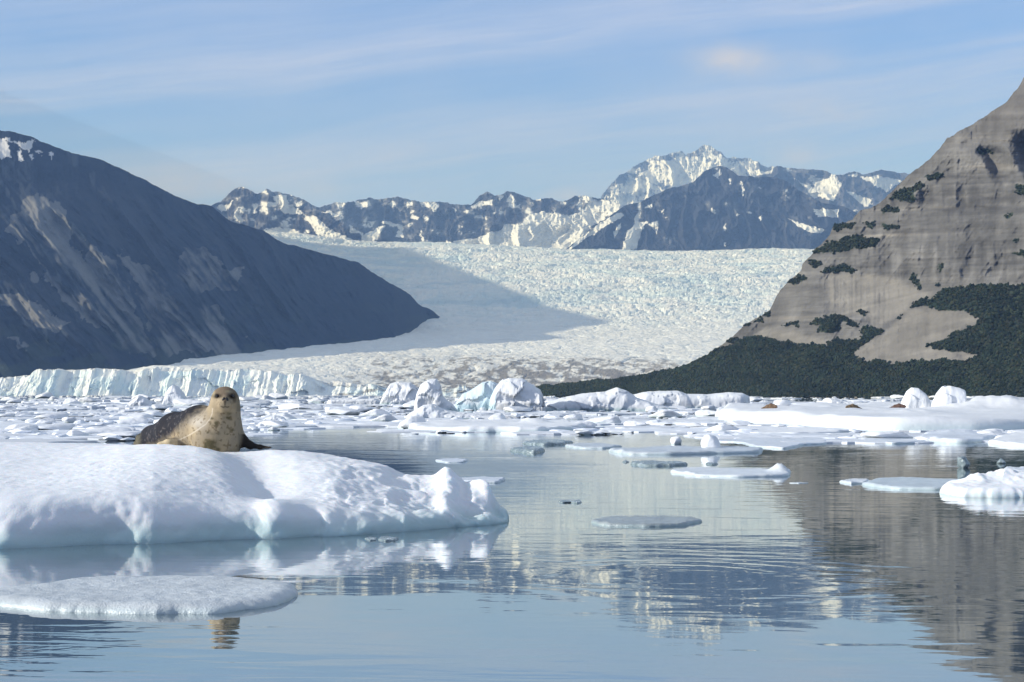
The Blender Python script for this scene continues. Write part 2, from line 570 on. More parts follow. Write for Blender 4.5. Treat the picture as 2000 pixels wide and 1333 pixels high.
R_TALUS = [Z1((745, 870), (730, 800), (780, 788), (860, 790), (1000, 803), (1180, 872), (1095, 900), (1070, 940), (940, 1008), (900, 960), (790, 950)),
           Z1((415, 1050), (500, 1005), (640, 1030), (745, 1050), (740, 1078), (500, 1045)),
           Z1((860, 1110), (975, 1020), (1090, 930), (1160, 918), (1380, 965), (1300, 1010), (1230, 1062), (1140, 1085), (1370, 1105), (1330, 1137), (1050, 1147), (870, 1140))]


def r_cliff(px, py):
    """0 on benches and talus, 1 on cliff bands; the beds dip gently"""
    w = py + 6 * fbm(px * .01, py * .01, seed=4) + (px - 1700) * 0.03
    band = np.zeros(px.shape)
    for a, b in [(300, 352), (362, 412), (440, 470), (478, 560), (232, 285)]:
        band = np.maximum(band, sstep(a - 6, a + 6, w) * (1 - sstep(b - 6, b + 6, w)))
    return band * sstep(1600, 1720, px)


def r_tan(px, py):
    forest = polymask(px, py, [R_FOREST], 3, .03)
    talus = polymask(px, py, R_TALUS, 4, .03)
    c = r_cliff(px, py)
    t = 0.85 + 1.1 * c + 0.25 * fbm(px * .02, py * .05, seed=14)
    t = t + (0.70 - t) * blur(talus, 14)
    fm = blur(forest, 14)
    t = t + fm * (-t + 0.36 + 0.50 * sstep(735, 690, py) + 0.06 * fbm(px * .02, py * .03, seed=15))
    return t


def r_relief(px, py):
    forest = polymask(px, py, [R_FOREST], 3, .03)
    talus = polymask(px, py, R_TALUS, 5, .03)
    c = r_cliff(px, py)
    wx = px + 10 * fbm(px * .012, py * .012, seed=21)
    flut = ridged(wx * .042, py * .008 + 3, oct=3, seed=22)
    big = fbm(wx * .010, py * .005, oct=3, seed=23)
    strata = fbm(px * .006, (py + (px - 1700) * .03) * .16, oct=3, seed=24)
    dg = ridged((px * .8 + py * .6) * .016, (py * .8 - px * .6) * .005, oct=4, seed=30)
    rock = 0.011 * big - 0.0062 * dg - 0.0020 * flut * (0.25 + 0.8 * c) - 0.0012 * strata - 0.0008 * fbm(px * .12, py * .12, oct=3, seed=25)
    # the dark gully beside the upper crag faces away from the sun
    gl = 1952 + (py - 267) * 0.33 + 10 * fbm(py * .03, px * .01, seed=26)
    gul = sstep(0, 55, px - gl) * sstep(250, 285, py) * (1 - sstep(360, 420, py))
    gl2 = 1898 + (py - 290) * 0.55 + 8 * fbm(py * .04, px * .01, seed=27)
    gul2 = (sstep(0, 26, px - gl2) - sstep(40, 75, px - gl2)) * sstep(280, 300, py) * (1 - sstep(330, 380, py))
    rock = rock + 0.030 * gul + 0.014 * gul2
    tm = blur(talus, 12); fm = blur(forest, 12)
    r = rock * (1 - tm) + tm * (0.30 * rock - .0008 * ridged(px * .06, py * .02, seed=28))
    return r * (1 - fm) + fm * (0.010 * big + 0.003 * fbm(px * .05, py * .08, oct=3, seed=29))


def r_paint(px, py, v):
    w = py + (px - 1700) * .03
    strata = fbm(px * .004, w * .10, oct=4, seed=31, gain=.6)
    n = fbm(px * .03, py * .03, oct=4, seed=32)
    streak = fbm(px * .09, py * .008, oct=3, seed=33)
    base = np.zeros(px.shape + (3,)) + np.array([.155, .152, .149])
    base = base * (1 + 0.42 * strata + 0.16 * n + 0.30 * streak * r_cliff(px, py) + .10 * fbm(px * .05, py * .01, oct=3, seed=42))[..., None]
    base = blend(base, sstep(.25, .6, strata) * .55, (.27, .245, .21))
    cl = r_cliff(px, py)
    wq = px + 12 * fbm(px * .015, py * .02, oct=3, seed=45)
    flt = ridged(wq * .055, py * .010, oct=3, seed=46)
    base = base * (1 + .34 * (flt - .35) * (.25 + .75 * cl))[..., None]
    dgp = ridged((px * .8 + py * .6) * .016, (py * .8 - px * .6) * .005, oct=5, seed=30)
    bed = fbm(px * .003, (w + 5 * fbm(px * .02, py * .01, oct=3, seed=47)) * .22, oct=3, seed=48, gain=.7)
    base = base * (1 - .15 * sstep(.12, .5, bed) + .10 * sstep(-.1, -.5, bed) + .30 * (dgp - .35))[..., None]
    for a, wd in ((394, 5), (412, 3.4), (455, 3.6), (352, 3)):
        ln = np.exp(-((w + 7 * fbm(px * .02, py * 0 + a, oct=3, seed=34) - a) / (wd * (.6 + .8 * sstep(-.4, .4, fbm(px * .06, py * 0 + a, seed=49))))) ** 2) * sstep(1660, 1760, px) * sstep(-.35, .35, fbm(px * .022, py * 0 + a, oct=3, seed=35))
        base = blend(base, np.clip(ln, 0, 1) * .75, (.075, .072, .07))
    talus = polymask(px, py, R_TALUS, 5, .04)
    tcol = np.array([.225, .214, .198]) * (1 + 0.14 * fbm(px * .02, py * .08, oct=4, seed=36) + .10 * streak)[..., None]
    tm = blur(talus, 3)[..., None]
    base = base * (1 - tm) + tcol * tm
    fs = fbm(px * .01 + (py * .012), (w + px * .22) * .22, oct=3, seed=39)
    base = base * (1 + .16 * fs)[..., None]
    up = sstep(330, 200, py)
    base = blend(base, up * .6, (.135, .126, .118))
    dots = (fbm(px * .05, py * .08, oct=3, seed=37) > .36) & (py > 280) & ~talus
    base = base * (1 - .20 * sstep(.1, -.5, fbm(px * .012, py * .016, oct=4, seed=40)))[..., None]
    veg = r_veg(px, py)
    vcol = np.array([.034, .046, .030]) * (1 + .35 * n)[..., None]
    base = np.where(veg[..., None], vcol, base)
    beach = sstep(772.0, 774.5, py) * (px > 1480)
    base = blend(base, beach * (.5 + .5 * (fbm(px * .02, py * 0, seed=38) > -.1)), (.20, .18, .15))
    return base


def r_veg(px, py):
    return polymask(px, py, [R_FOREST], 7, .05, 41) | polymask(px, py, R_PATCH, 7, .06, 43)


RM = mountain('mountain', M_rock, R_SIL, [(1030, 776), (2100, 777.6)], [(1030, 1100), (1300, 960), (1600, 800), (2100, 640)], 1032, 2090, 1.4, 430,
              r_tan, r_relief, r_paint, jag=5.0, jagk=.05, seed=5, label='steep grey brown layered rock mountain rising at the right shore')

# ---- scrub forest that clothes its foot and ledges: one far-off mass, thousands of leaf clumps
def forest():
    px, py = RM['PX'], RM['PY']
    veg = r_veg(px, py)
    D = RM['Y']
    # clumps in proportion to the ground area each grid cell covers
    idx = np.argwhere(veg)
    r = np.random.default_rng(5)
    pick = idx[r.integers(0, len(idx), 62000)]
    q = (pick[:, 0], pick[:, 1])
    base = np.stack([RM['X'][q], RM['Y'][q], RM['Z'][q]], 1)
    n = len(base)
    base[:, 0] += r.normal(0, .5, n); base[:, 1] += r.normal(0, .5, n)
    tone = .5 + .5 * fbm(px[q] * .03, py[q] * .05, oct=3, seed=61)
    ang0 = r.random(n) * 6.283
    size = (0.45 + 0.65 * r.random(n) ** 2) * D[q] / 800
    size = np.where(polymask(px[q], py[q], [R_FOREST], 7, .05, 41), size, size * .8)
    Vs, Fs, Cs = [], [], []
    k = 6
    for lay, (rad, zz) in enumerate(((.75, -.25), (1.0, .25), (.62, .80))):
        for j in range(k):
            a = ang0 + j * 2 * math.pi / k + lay * .5
            rr = rad * (.7 + .6 * r.random(n)) * size
            Vs.append(np.stack([base[:, 0] + rr * np.cos(a), base[:, 1] + rr * np.sin(a), base[:, 2] + (zz + .25 * r.normal(0, 1, n) * .6) * size * .9], 1))
    Vs.append(base + np.stack([0 * size, 0 * size, size * (1.05 + .4 * r.random(n))], 1))
    V = np.stack(Vs, 1)                       # n, 19, 3
    per = V.shape[1]
    tri = []
    for lay in range(2):
        for j in range(k):
            a, b = lay * k + j, lay * k + (j + 1) % k
            tri += [(a, b, b + k), (a, b + k, a + k)]
    for j in range(k):
        tri.append((2 * k + j, 2 * k + (j + 1) % k, 3 * k))
    tri = np.array(tri)
    T = (np.arange(n)[:, None, None] * per + tri[None]).reshape(-1, 3)
    g = (.85 + .3 * r.random(n)) * (.62 + .76 * tone)
    kind = r.random(n)[:, None]
    c = np.where(kind < .25, np.array([[.046, .052, .030]]), np.array([[.026, .040, .026]])) * g[:, None]
    C = np.repeat(c[:, None, :], per, 1).reshape(-1, 3)
    me = mesh_from('forest', V.reshape(-1, 3), T, M_leaf, C, smooth=False)
    put('forest', me, 'dense dark green scrub forest covering the foot of the rock mountain', 'forest', 'stuff')


forest()

# ---- glacier: surface distance follows from the row it is seen in
G_Y = [(2200, 740), (2260, 733), (2420, 712), (2600, 697), (2900, 675), (3200, 657), (3450, 644), (3800, 617), (4400, 574), (5200, 530), (6150, 491), (6400, 488), (9000, 486)]
G_FRONT = [(-80, 748), (0, 742), (55, 735), (70, 727), (140, 723), (250, 724), (300, 716), (380, 718), (480, 722), (560, 730), (640, 745), (760, 757), (900, 762), (1000, 765), (1100, 764), (1250, 752), (1320, 728), (1700, 700)]


def glacier():
    px = np.arange(-70, 1790, 1.5)
    d_rows = [np.linspace(2200, 2260, 26), np.linspace(2262, 3500, 200), np.linspace(3505, 6300, 230), np.linspace(6340, 8200, 14)]
    d = np.concatenate(d_rows)[:, None]
    PX, Dg = np.broadcast_arrays(px[None], d)
    yrow = lin(G_Y, Dg.ravel()).reshape(Dg.shape)
    yf = np.broadcast_to(lin(G_FRONT, px)[None], Dg.shape)
    # ease from the local front height to the common profile
    e = sstep(2200, 2560, Dg)
    yb = np.where(yf < yrow, yf + (yrow - yf) * sstep(2260, 2900, Dg), yf + (yrow - yf) * e)
    flat = (1 - sstep(300, 345, PX)) * (Dg < 3000)
    yb = yb + (yf - yb) * flat
    # upper surface is a touch lower on the left where the valley bends away
    top = np.interp(px, [500, 600, 680, 760, 870, 1000, 1105, 1300, 1700], [452, 462, 473, 476, 478, 484, 489, 490.5, 489])
    yb = yb - (490 - top)[None] * sstep(3900, 6150, Dg)
    X = (PX - 1000) / F * Dg
    Z = CAMH + (YH - yb) / F * Dg
    wx = X + 30 * fbm(X * .004, Dg * .003, seed=71)
    wy = Dg + 40 * fbm(X * .004, Dg * .003, seed=72)
    wx = wx + 9 * fbm(X * .03, Dg * .02, oct=3, seed=86)
    wy = wy + 12 * fbm(X * .03, Dg * .02, oct=3, seed=87)
    f1, f2, pl, cr = worley(wx / 21, wy / 13, np.zeros_like(X), seed=5)
    k1, k2, kp, kr = worley(wx / 8, wy / 9, np.zeros_like(X), seed=6)
    mixm = sstep(-.35, .35, fbm(X * .006, Dg * .006, oct=3, seed=88))
    pl = pl * mixm + kp * (1 - mixm) * .7; cr = cr * mixm + kr * (1 - mixm)
    crack = sstep(0.0, .28, f2 - f1)
    g1, g2, pl2, cr2 = worley(wx / 60 + 7, wy / 60, np.zeros_like(X), seed=9)
    crack2 = sstep(0.0, .18, g2 - g1)
    steep = sstep(3300, 4200, Dg)
    bow = wy + .00012 * (X - 100) ** 2 + 60 * fbm(X * .004, Dg * .004, oct=3, seed=66)
    band = ridged(wx * .0065, bow * .020, oct=5, seed=89)
    amp = 0.5 + 0.6 * steep
    dirty = sstep(560, 760, PX + 60 * fbm(X * .01, Dg * .006, seed=76)) * (1 - sstep(2500, 2900, Dg + (PX - 900) * .35)) * (1 - sstep(1300, 1400, PX))
    blk = (cr - .5) * 1.0 + pl * 1.6 - (1 - crack) * 1.1
    blk2 = (cr2 - .5) * 1.1 - (1 - crack2) * 0.9
    rise = amp * blk + (1.0 + 3.6 * steep) * blk2 + 2.0 * fbm(X * .05, Dg * .03, oct=3, seed=73) + 15 * fbm(X * .003, Dg * .004, oct=3, seed=74) * steep + 9.5 * (band - .3) * (.12 + .88 * steep)
    rise = rise * np.where(Dg > 6200, .5, 1.0)
    wall = (1 - sstep(2200, 2240, Dg))
    # terminal cliff: columns of ice, deeply notched
    XW = X + 22 * fbm(X * .02, Dg * 0, oct=3, seed=64)
    colm = ridged(XW * .03, Dg * 0 + 1.0, oct=4, seed=75)
    Z = Z + rise * (1 - wall) + wall * (4.5 * (colm - .3) + (cr - .5) * 4.0 + 4 * fbm(X * .012, Dg * 0, oct=2, seed=63))
    Yd = Dg + wall * (16.0 * (1 - colm) + 8 * (cr - .5))
    # face rows reach the water
    nr0 = 26
    t = np.linspace(0, 1, 30)[:, None]
    topz, topy = Z[0], Yd[0]
    fz = -2 + (topz + 2) * t
    facen = fbm(X[:1] * .09, t * 2.0, oct=4, seed=77)
    h1, h2, hp, hr = worley(XW[:1] * .05 + .9 * fbm(X[:1] * .03, t * 1.5, oct=4, seed=84), fz * .045 + .8 * fbm(X[:1] * .03, t * 2, oct=3, seed=65), 0 * fz, seed=85)
    fy = topy[None] - 42 * (1 - t) ** 1.15 - (12 * facen + 4 * (hr - .5) + 13 * hp + 4 * ridged(XW[:1] * .05, t * .8, oct=4, seed=62)) * np.sin(np.pi * np.clip(t, .0, .93))
    fx = np.broadcast_to(X[0][None], fz.shape)
    AX = np.concatenate([fx[:-1], X]); AY = np.concatenate([fy[:-1], Yd]); AZ = np.concatenate([fz[:-1], Z])
    V = np.stack([AX.ravel(), AY.ravel(), AZ.ravel()], 1)
    white = np.array([.89, .88, .86]); blue = np.array([.64, .77, .83]); dirt = np.array([.15, .135, .125])
    c = np.zeros(Dg.shape + (3,)) + white
    c = c * (1 + .05 * fbm(X * .02, Dg * .01, seed=78) + .06 * (cr - .5))[..., None]
    deep = (1 - crack) * .8 + (1 - crack2) * .6
    c = blend(c, np.clip(deep, 0, 1) * (.30 + .30 * steep), blue)
    c = blend(c, (sstep(.0, .5, fbm(X * .012, Dg * .006, oct=3, seed=79)) * .55) * steep, (.62, .74, .78))
    c = blend(c, sstep(.10, -.35, band) * .55 * steep, (.50, .60, .67))
    c = blend(c, sstep(.0, .4, fbm(X * .004, bow * .012, oct=4, seed=67)) * .55 * steep, (.56, .69, .76))
    debris = sstep(.05, .45, fbm(X * .09, Dg * .05, oct=4, seed=80) + .62 * dirty * sstep(2900, 2250, Dg) - .55 + .3 * dirty * sstep(700, 1100, PX) + .35 * (1 - crack))
    c = blend(c, np.clip(debris * (.08 + .92 * dirty), 0, 1) * .85, dirt)
    c = blend(c, dirty * .14, (.45, .42, .40))
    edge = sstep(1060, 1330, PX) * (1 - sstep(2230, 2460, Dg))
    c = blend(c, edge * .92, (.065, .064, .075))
    c = blend(c, sstep(.5, .75, fbm(X * .02, Dg * .02, oct=3, seed=81)) * .25, (.5, .48, .45))
    cf = np.zeros(fz.shape + (3,)) + np.array([.91, .94, .94])
    bl = sstep(-.15, .45, facen + .9 * fbm(X[:1] * .012, t * .5, seed=82))
    cf = blend(cf, bl * .40, (.52, .76, .86))
    cf = blend(cf, np.broadcast_to(sstep(560, 700, px)[None], fz.shape) * .75 * sstep(-.2, .3, fbm(X[:1] * .06, t * 4, oct=3, seed=83)), (.22, .20, .19))
    C = np.concatenate([cf[:-1], c]).reshape(-1, 3)
    me = mesh_from('glacier', V, grid_quads(AX.shape[0], AX.shape[1]), M_glacier, C, smooth=False)
    put('glacier', me, 'broad white and pale blue glacier of broken seracs flowing down to the water', 'glacier', 'structure')


glacier()


def g_dist(y):
    t = sorted((b, a) for a, b in G_Y)
    return np.interp(y, [a for a, b in t], [b for a, b in t])


# ---- shaded mountain at the left
L_SIL = [(-560, 60), (-420, 0), (-300, 80), (-150, 182), (-60, 243), (0, 256), (30, 260), (60, 268), (100, 284), (140, 300), (180, 308), (210, 318), (240, 333), (290, 356), (350, 386), (385, 400), (415, 404), (430, 418), (450, 432), (480, 442), (515, 452), (545, 472), (590, 485), (620, 492), (660, 503), (700, 514), (730, 535), (770, 558), (800, 575), (815, 592), (826, 600), (835, 603), (850, 612), (864, 622)]  # unseen summit beyond the left edge, raised for its shadow on the glacier
L_FOOTV = [(-400, 742), (0, 738), (150, 724), (305, 718), (315, 704), (400, 700), (500, 690), (620, 674), (700, 668), (770, 655), (800, 640), (812, 624), (835, 612), (864, 612)]


def Zl(*pts):
    return [(a * .425, 240 + b * .425) for a, b in pts]


L_BARE = [Zl((0, 480), (60, 540), (130, 620), (210, 720), (330, 860), (440, 950), (530, 1010), (600, 1060), (720, 1080), (720, 980), (640, 880), (560, 780), (480, 640), (420, 560), (370, 640), (330, 560), (360, 480), (300, 400), (100, 350), (60, 420)),
          Zl((0, 760), (100, 770), (220, 840), (330, 930), (250, 960), (130, 880), (0, 830)), Zl((60, 1000), (110, 1010), (150, 1050), (120, 1065)),
          Zl((560, 620), (700, 700), (790, 740), (800, 800), (870, 830), (980, 850), (1050, 920), (1160, 1000), (1050, 1060), (900, 1075), (740, 1080), (730, 950), (650, 820), (560, 700)),
          Zl((800, 590), (920, 590), (1100, 660), (1090, 760), (900, 760), (800, 700))]
L_SNOW = [Zl(*p) for p in [((-60, 80), (28, 80), (52, 160), (20, 165), (-60, 150)), ((65, 75), (110, 95), (158, 78), (140, 138), (95, 112)), ((80, 128), (100, 128), (106, 182), (90, 172)), ((212, 135), (240, 140), (236, 166)), ((165, 130), (195, 132), (190, 150)), ((135, 150), (155, 145), (150, 165)), ((20, 70), (50, 66), (60, 85), (40, 90))]]


def l_rot(px, py):
    a = math.radians(52)
    return px * math.cos(a) + py * math.sin(a), -px * math.sin(a) + py * math.cos(a)


def l_relief(px, py):
    s, t = l_rot(px + 14 * fbm(px * .01, py * .01, seed=91), py)
    gul = ridged(t * .022, s * .004, oct=4, seed=92)
    low = sstep(330, 520, py) * (1 - sstep(430, 760, px))
    return 0.012 * fbm(px * .006, py * .006, oct=3, seed=93) - (0.006 + .020 * low) * gul - .0025 * fbm(px * .06, py * .06, oct=3, seed=94)


def l_paint(px, py, v):
    s, t = l_rot(px + 14 * fbm(px * .01, py * .01, seed=91), py)
    base = np.zeros(px.shape + (3,)) + np.array([.013, .023, .044])  # blue of the hazy air mixed into the base colour
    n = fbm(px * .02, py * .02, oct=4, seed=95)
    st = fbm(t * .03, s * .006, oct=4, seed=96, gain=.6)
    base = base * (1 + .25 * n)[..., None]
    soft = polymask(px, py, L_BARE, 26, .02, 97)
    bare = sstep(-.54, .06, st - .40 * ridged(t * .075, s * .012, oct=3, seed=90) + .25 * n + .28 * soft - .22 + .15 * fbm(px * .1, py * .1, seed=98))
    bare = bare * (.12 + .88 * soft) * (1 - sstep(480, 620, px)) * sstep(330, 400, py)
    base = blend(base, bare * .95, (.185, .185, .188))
    green = sstep(.0, .3, fbm(px * .012, py * .04, oct=3, seed=99)) * sstep(560, 680, py)
    base = blend(base, green * .6 * (1 - .7 * bare), (.040, .055, .040))
    sn = polymask(px, py, L_SNOW, 6, .08, 100)
    base = np.where(sn[..., None], np.array([.62, .62, .64]), base)
    return base


lpx = np.array([p for p, _ in L_FOOTV], float)
L_D0 = [(-520, 2050), (0, 2225), (150, 2300), (320, 2440), (400, 2570), (500, 2720), (620, 2900), (700, 3010), (770, 3150), (800, 3350), (812, 3500), (835, 3700), (864, 3750)]
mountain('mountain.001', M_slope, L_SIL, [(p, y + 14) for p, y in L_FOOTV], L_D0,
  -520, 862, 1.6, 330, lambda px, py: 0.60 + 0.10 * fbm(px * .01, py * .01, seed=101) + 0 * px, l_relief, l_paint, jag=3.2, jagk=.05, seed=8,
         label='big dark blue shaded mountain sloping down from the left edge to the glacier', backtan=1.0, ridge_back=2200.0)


# ---- distant ranges
def Z3(*pts):
    return [(400 + a * .35, 260 + b * .35) for a, b in pts]


def Z4(*pts):
    return [(1000 + a * .4, 260 + b * .4) for a, b in pts]


def far_tan(px, py):
    return 0.75 + .25 * fbm(px * .02, py * .03, seed=111)


def far_relief(seed, amp=1.0, kx=.03):
    def f(px, py):
        w = px + 14 * fbm(px * .02, py * .02, seed=seed)
        return amp * (-0.010 * ridged(w * kx, py * .028, oct=5, seed=seed + 1) + .010 * fbm(px * .012, py * .012, oct=3, seed=seed + 2))
    return f


def far_paint(rock, snowpolys, seed, spots=.5, spot_y=(380, 470), wob=6, dust=.16):
    def f(px, py, v):
        n = fbm(px * .05, py * .05, oct=4, seed=seed)
        st = fbm(px * .12, py * .03, oct=3, seed=seed + 4)
        c = np.zeros(px.shape + (3,)) + np.array(rock)
        c = c * (1 + .3 * n + .25 * st)[..., None]
        sn = polymask(px, py, snowpolys, wob, .07, seed + 1).astype(float)
        sp = fbm(px * .06, py * .075, oct=4, seed=seed + 2, gain=.55)
        thr = spots + .25 * (py - spot_y[0]) / (spot_y[1] - spot_y[0])
        sn = np.maximum(sn, sstep(thr - .02, thr + .08, sp))
        sn = np.maximum(sn, dust * sstep(thr - .42, thr + .05, sp + .25 * st))
        return blend(c, sn, (.80, .80, .79))
    return f


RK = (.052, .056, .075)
M4_SIL = [(300, 440), (400, 405), (430, 396), (445, 380), (462, 368), (475, 364), (488, 374), (505, 378), (520, 371), (550, 377), (580, 384), (600, 395), (625, 406), (650, 398), (690, 394), (725, 388), (740, 390), (770, 385), (790, 388), (820, 396), (850, 394), (880, 398), (920, 402), (937, 384), (952, 376), (965, 382), (978, 382), (992, 374), (1010, 377), (1040, 390), (1075, 388), (1100, 395), (1122, 385), (1140, 383), (1165, 387), (1190, 392), (1215, 402), (1250, 420), (1300, 440)]
M4_SNOW = [Z3(*p) for p in (
    ((375, 360), (455, 338), (470, 400), (548, 438), (540, 457), (450, 445)), ((545, 440), (612, 470), (705, 540), (840, 602), (700, 605), (640, 570), (560, 475)),
    ((55, 412), (162, 383), (112, 442)), ((325, 545), (400, 528), (530, 543), (540, 572), (420, 572)), ((775, 607), (860, 598), (900, 560), (1003, 523), (970, 592), (900, 612)),
    ((990, 490), (1102, 523), (1117, 582), (1060, 584), (1088, 543), (985, 507)), ((655, 438), (752, 453), (732, 472), (690, 462)), ((905, 490), (952, 478), (947, 517)),
    ((858, 400), (912, 383), (922, 400), (870, 432)), ((798, 508), (892, 568), (880, 577), (810, 543)), ((1478, 412), (1602, 368), (1592, 400), (1500, 427)),
    ((1633, 350), (1672, 338), (1652, 382)), ((1150, 455), (1195, 480), (1185, 492), (1150, 475)), ((1265, 400), (1300, 395), (1298, 440), (1270, 450)),
    ((1180, 550), (1250, 600), (1225, 605)), ((1200, 400), (1225, 390), (1215, 420)), ((1385, 415), (1402, 415), (1400, 445)), ((265, 400), (285, 400), (298, 455), (275, 458)))]
M4_SNOW.append([(860, 478), (869, 472), (918, 469), (974, 452), (984, 442), (1016, 435), (1026, 423), (1058, 414), (1085, 413), (1100, 420), (1136, 411), (1145, 398), (1160, 390), (1200, 394), (1220, 402), (1188, 425), (1152, 445), (1108, 495), (860, 495)])
mountain('mountain.002', M_far, M4_SIL, [(300, 500), (1300, 500)], [(300, 7000), (1300, 6900)], 380, 1290, 1.3, 150, far_tan, far_relief(120), far_paint(RK, M4_SNOW, 130, .17, dust=.22),
         jag=4.0, jagk=.09, seed=12, label='low hazy blue mountain range with snow streaks beyond the glacier at left')

M1_SIL = [(1130, 430), (1172, 388), (1190, 366), (1210, 345), (1235, 328), (1262, 316), (1280, 304), (1300, 303), (1318, 298), (1340, 300), (1362, 293), (1372, 284), (1380, 282), (1392, 292), (1404, 297), (1414, 308), (1432, 307), (1445, 310), (1465, 310), (1476, 318), (1495, 326), (1530, 332), (1600, 370)]
mountain('mountain.003', M_far, M1_SIL, [(1130, 480), (1600, 480)], [(1130, 10500), (1600, 10500)], 1134, 1590, 1.1, 150, far_tan, far_relief(140, 1.2, .05),
         far_paint((.13, .135, .15), [[(1172, 400), (1225, 345), (1245, 330), (1400, 296), (1440, 320), (1500, 330), (1540, 345), (1400, 400), (1330, 380), (1300, 350), (1262, 380), (1240, 410)]], 150, .05, (300, 400), 26),
         jag=6.0, jagk=.10, seed=13, label='highest jagged peak white with snow, farthest behind the dark mountain')

M3_SIL = [(1440, 360), (1480, 345), (1500, 336), (1518, 325), (1530, 327), (1560, 331), (1590, 333), (1615, 334), (1625, 340), (1645, 343), (1668, 335), (1685, 342), (1705, 338), (1722, 333), (1740, 336), (1770, 339), (1820, 350), (1900, 366), (2000, 380)]
M3_SNOW = [Z4(*p) for p in (((1368, 222), (1400, 240), (1475, 318), (1562, 332), (1605, 250), (1572, 198), (1540, 222), (1455, 208), (1472, 272)), ((1638, 278), (1765, 338), (1722, 357), (1660, 312)),
                             ((1698, 218), (1800, 218), (1905, 238), (1830, 292)), ((1200, 200), (1290, 170), (1260, 205)), ((1640, 215), (1690, 190), (1680, 215)), ((1650, 370), (1690, 375), (1670, 388)))]
mountain('mountain.004', M_far, M3_SIL, [(1440, 490), (2000, 490)], [(1440, 8200), (2000, 8200)], 1444, 1990, 1.3, 140, far_tan, far_relief(160), far_paint((.075, .074, .085), M3_SNOW, 170, .52),
         jag=3.0, jagk=.09, seed=14, label='hazy ridge with broad snow patches running behind the right mountain')

M2_SIL = [(1090, 500), (1105, 489), (1150, 452), (1200, 415), (1222, 402), (1250, 396), (1275, 382), (1300, 371), (1330, 363), (1355, 356), (1367, 345), (1375, 334), (1390, 328), (1405, 323), (1418, 326), (1430, 334), (1442, 345), (1465, 345), (1480, 347), (1510, 346), (1530, 352), (1548, 364), (1580, 385), (1605, 398), (1640, 402), (1660, 410), (1690, 425), (1720, 440), (1760, 470), (1830, 495)]
M2_SNOW = [Z4(*p) for p in (((258, 572), (400, 458), (530, 388), (542, 405), (440, 472), (380, 502), (330, 542)), ((538, 572), (558, 480), (598, 450), (618, 330), (628, 340), (622, 440), (662, 430), (622, 520), (602, 572)),
                             ((645, 366), (690, 350), (682, 376)), ((1348, 422), (1460, 458), (1528, 468), (1502, 492), (1430, 477)), ((1478, 368), (1605, 373), (1582, 412), (1488, 412)), ((725, 375), (755, 368), (735, 392)), ((985, 205), (1020, 180), (1025, 200), (1005, 220)),
                             ((1060, 230), (1072, 222), (1070, 248)), ((1118, 240), (1130, 240), (1128, 320), (1118, 300)), ((1140, 385), (1172, 388), (1160, 400)), ((1200, 420), (1220, 400), (1215, 435)), ((975, 365), (1000, 395), (985, 395)), ((1090, 395), (1110, 395), (1100, 408)), ((665, 440), (705, 425), (715, 490), (700, 470)), ((485, 500), (530, 440), (530, 470), (495, 515)), ((1035, 470), (1050, 440), (1048, 490)), ((1030, 540), (1040, 535), (1038, 560)))]
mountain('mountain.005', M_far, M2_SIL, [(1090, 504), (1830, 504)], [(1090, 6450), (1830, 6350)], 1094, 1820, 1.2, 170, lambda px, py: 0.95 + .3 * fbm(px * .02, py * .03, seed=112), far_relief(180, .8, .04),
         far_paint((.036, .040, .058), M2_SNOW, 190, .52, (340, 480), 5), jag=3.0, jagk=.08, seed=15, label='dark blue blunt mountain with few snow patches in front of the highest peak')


# ------------------------------------------------------------------ haze
def haze():
    m = bpy.data.materials.new('blue_air')
    m.use_nodes = True
    k = NT(m.node_tree)
    v = k.new('ShaderNodeVolumePrincipled')
    v.inputs['Color'].default_value = HAZE_COL
    v.inputs['Absorption Color'].default_value = (0.62, 0.72, 1, 1)
    v.inputs['Density'].default_value = HAZE_DENSITY
    v.inputs['Anisotropy'].default_value = 0.0
    out = k.new('ShaderNodeOutputMaterial')
    k.t.links.new(v.outputs[0], out.inputs['Volume'])
    lo, hi = (-6800, -50, -12), (6800, 14500, 1900)
    V = np.array([(x, y, z) for z in (lo[2], hi[2]) for y in (lo[1], hi[1]) for x in (lo[0], hi[0])])
    Q = [(0, 2, 3, 1), (4, 5, 7, 6), (0, 1, 5, 4), (2, 6, 7, 3), (0, 4, 6, 2), (1, 3, 7, 5)]
    put('haze', mesh_from('haze', V, Q, m, smooth=False), 'thin blue haze in the air between the viewer and the far mountains', 'haze', 'stuff')


HAZE_COL = (0.29, 0.50, 1.0, 1)
HAZE_DENSITY = 0.000108
haze()

# ------------------------------------------------------------------ floating ice
def ico(sub):
    bm = bmesh.new()
    bmesh.ops.create_icosphere(bm, subdivisions=sub, radius=1.0)
    bm.verts.ensure_lookup_table()
    V = np.array([v.co[:] for v in bm.verts]); T = np.array([[v.index for v in f.verts] for f in bm.faces])
    bm.free()
    return V, T


ICO = {n: ico(n) for n in (2, 3, 4, 5, 6)}
SNOW = np.array([.77, .78, .78]); TEAL = np.array([.42, .56, .55]); PALEBLUE = np.array([.62, .78, .86])


def wet_tint(V, base=SNOW, h=0.12, tint=TEAL, amount=.8, freq=3.0):
    """ice soaked and rounded by the water is bluer and greener than the snow above it"""
    z = V[:, 2] + h * .35 * fbm(V[:, 0] * freq, V[:, 1] * freq, oct=3, seed=201)
    m = (1 - sstep(h * .15, h, z)) * amount
    c = np.zeros((len(V), 3)) + base
    return c * (1 - m[:, None]) + tint * m[:, None]


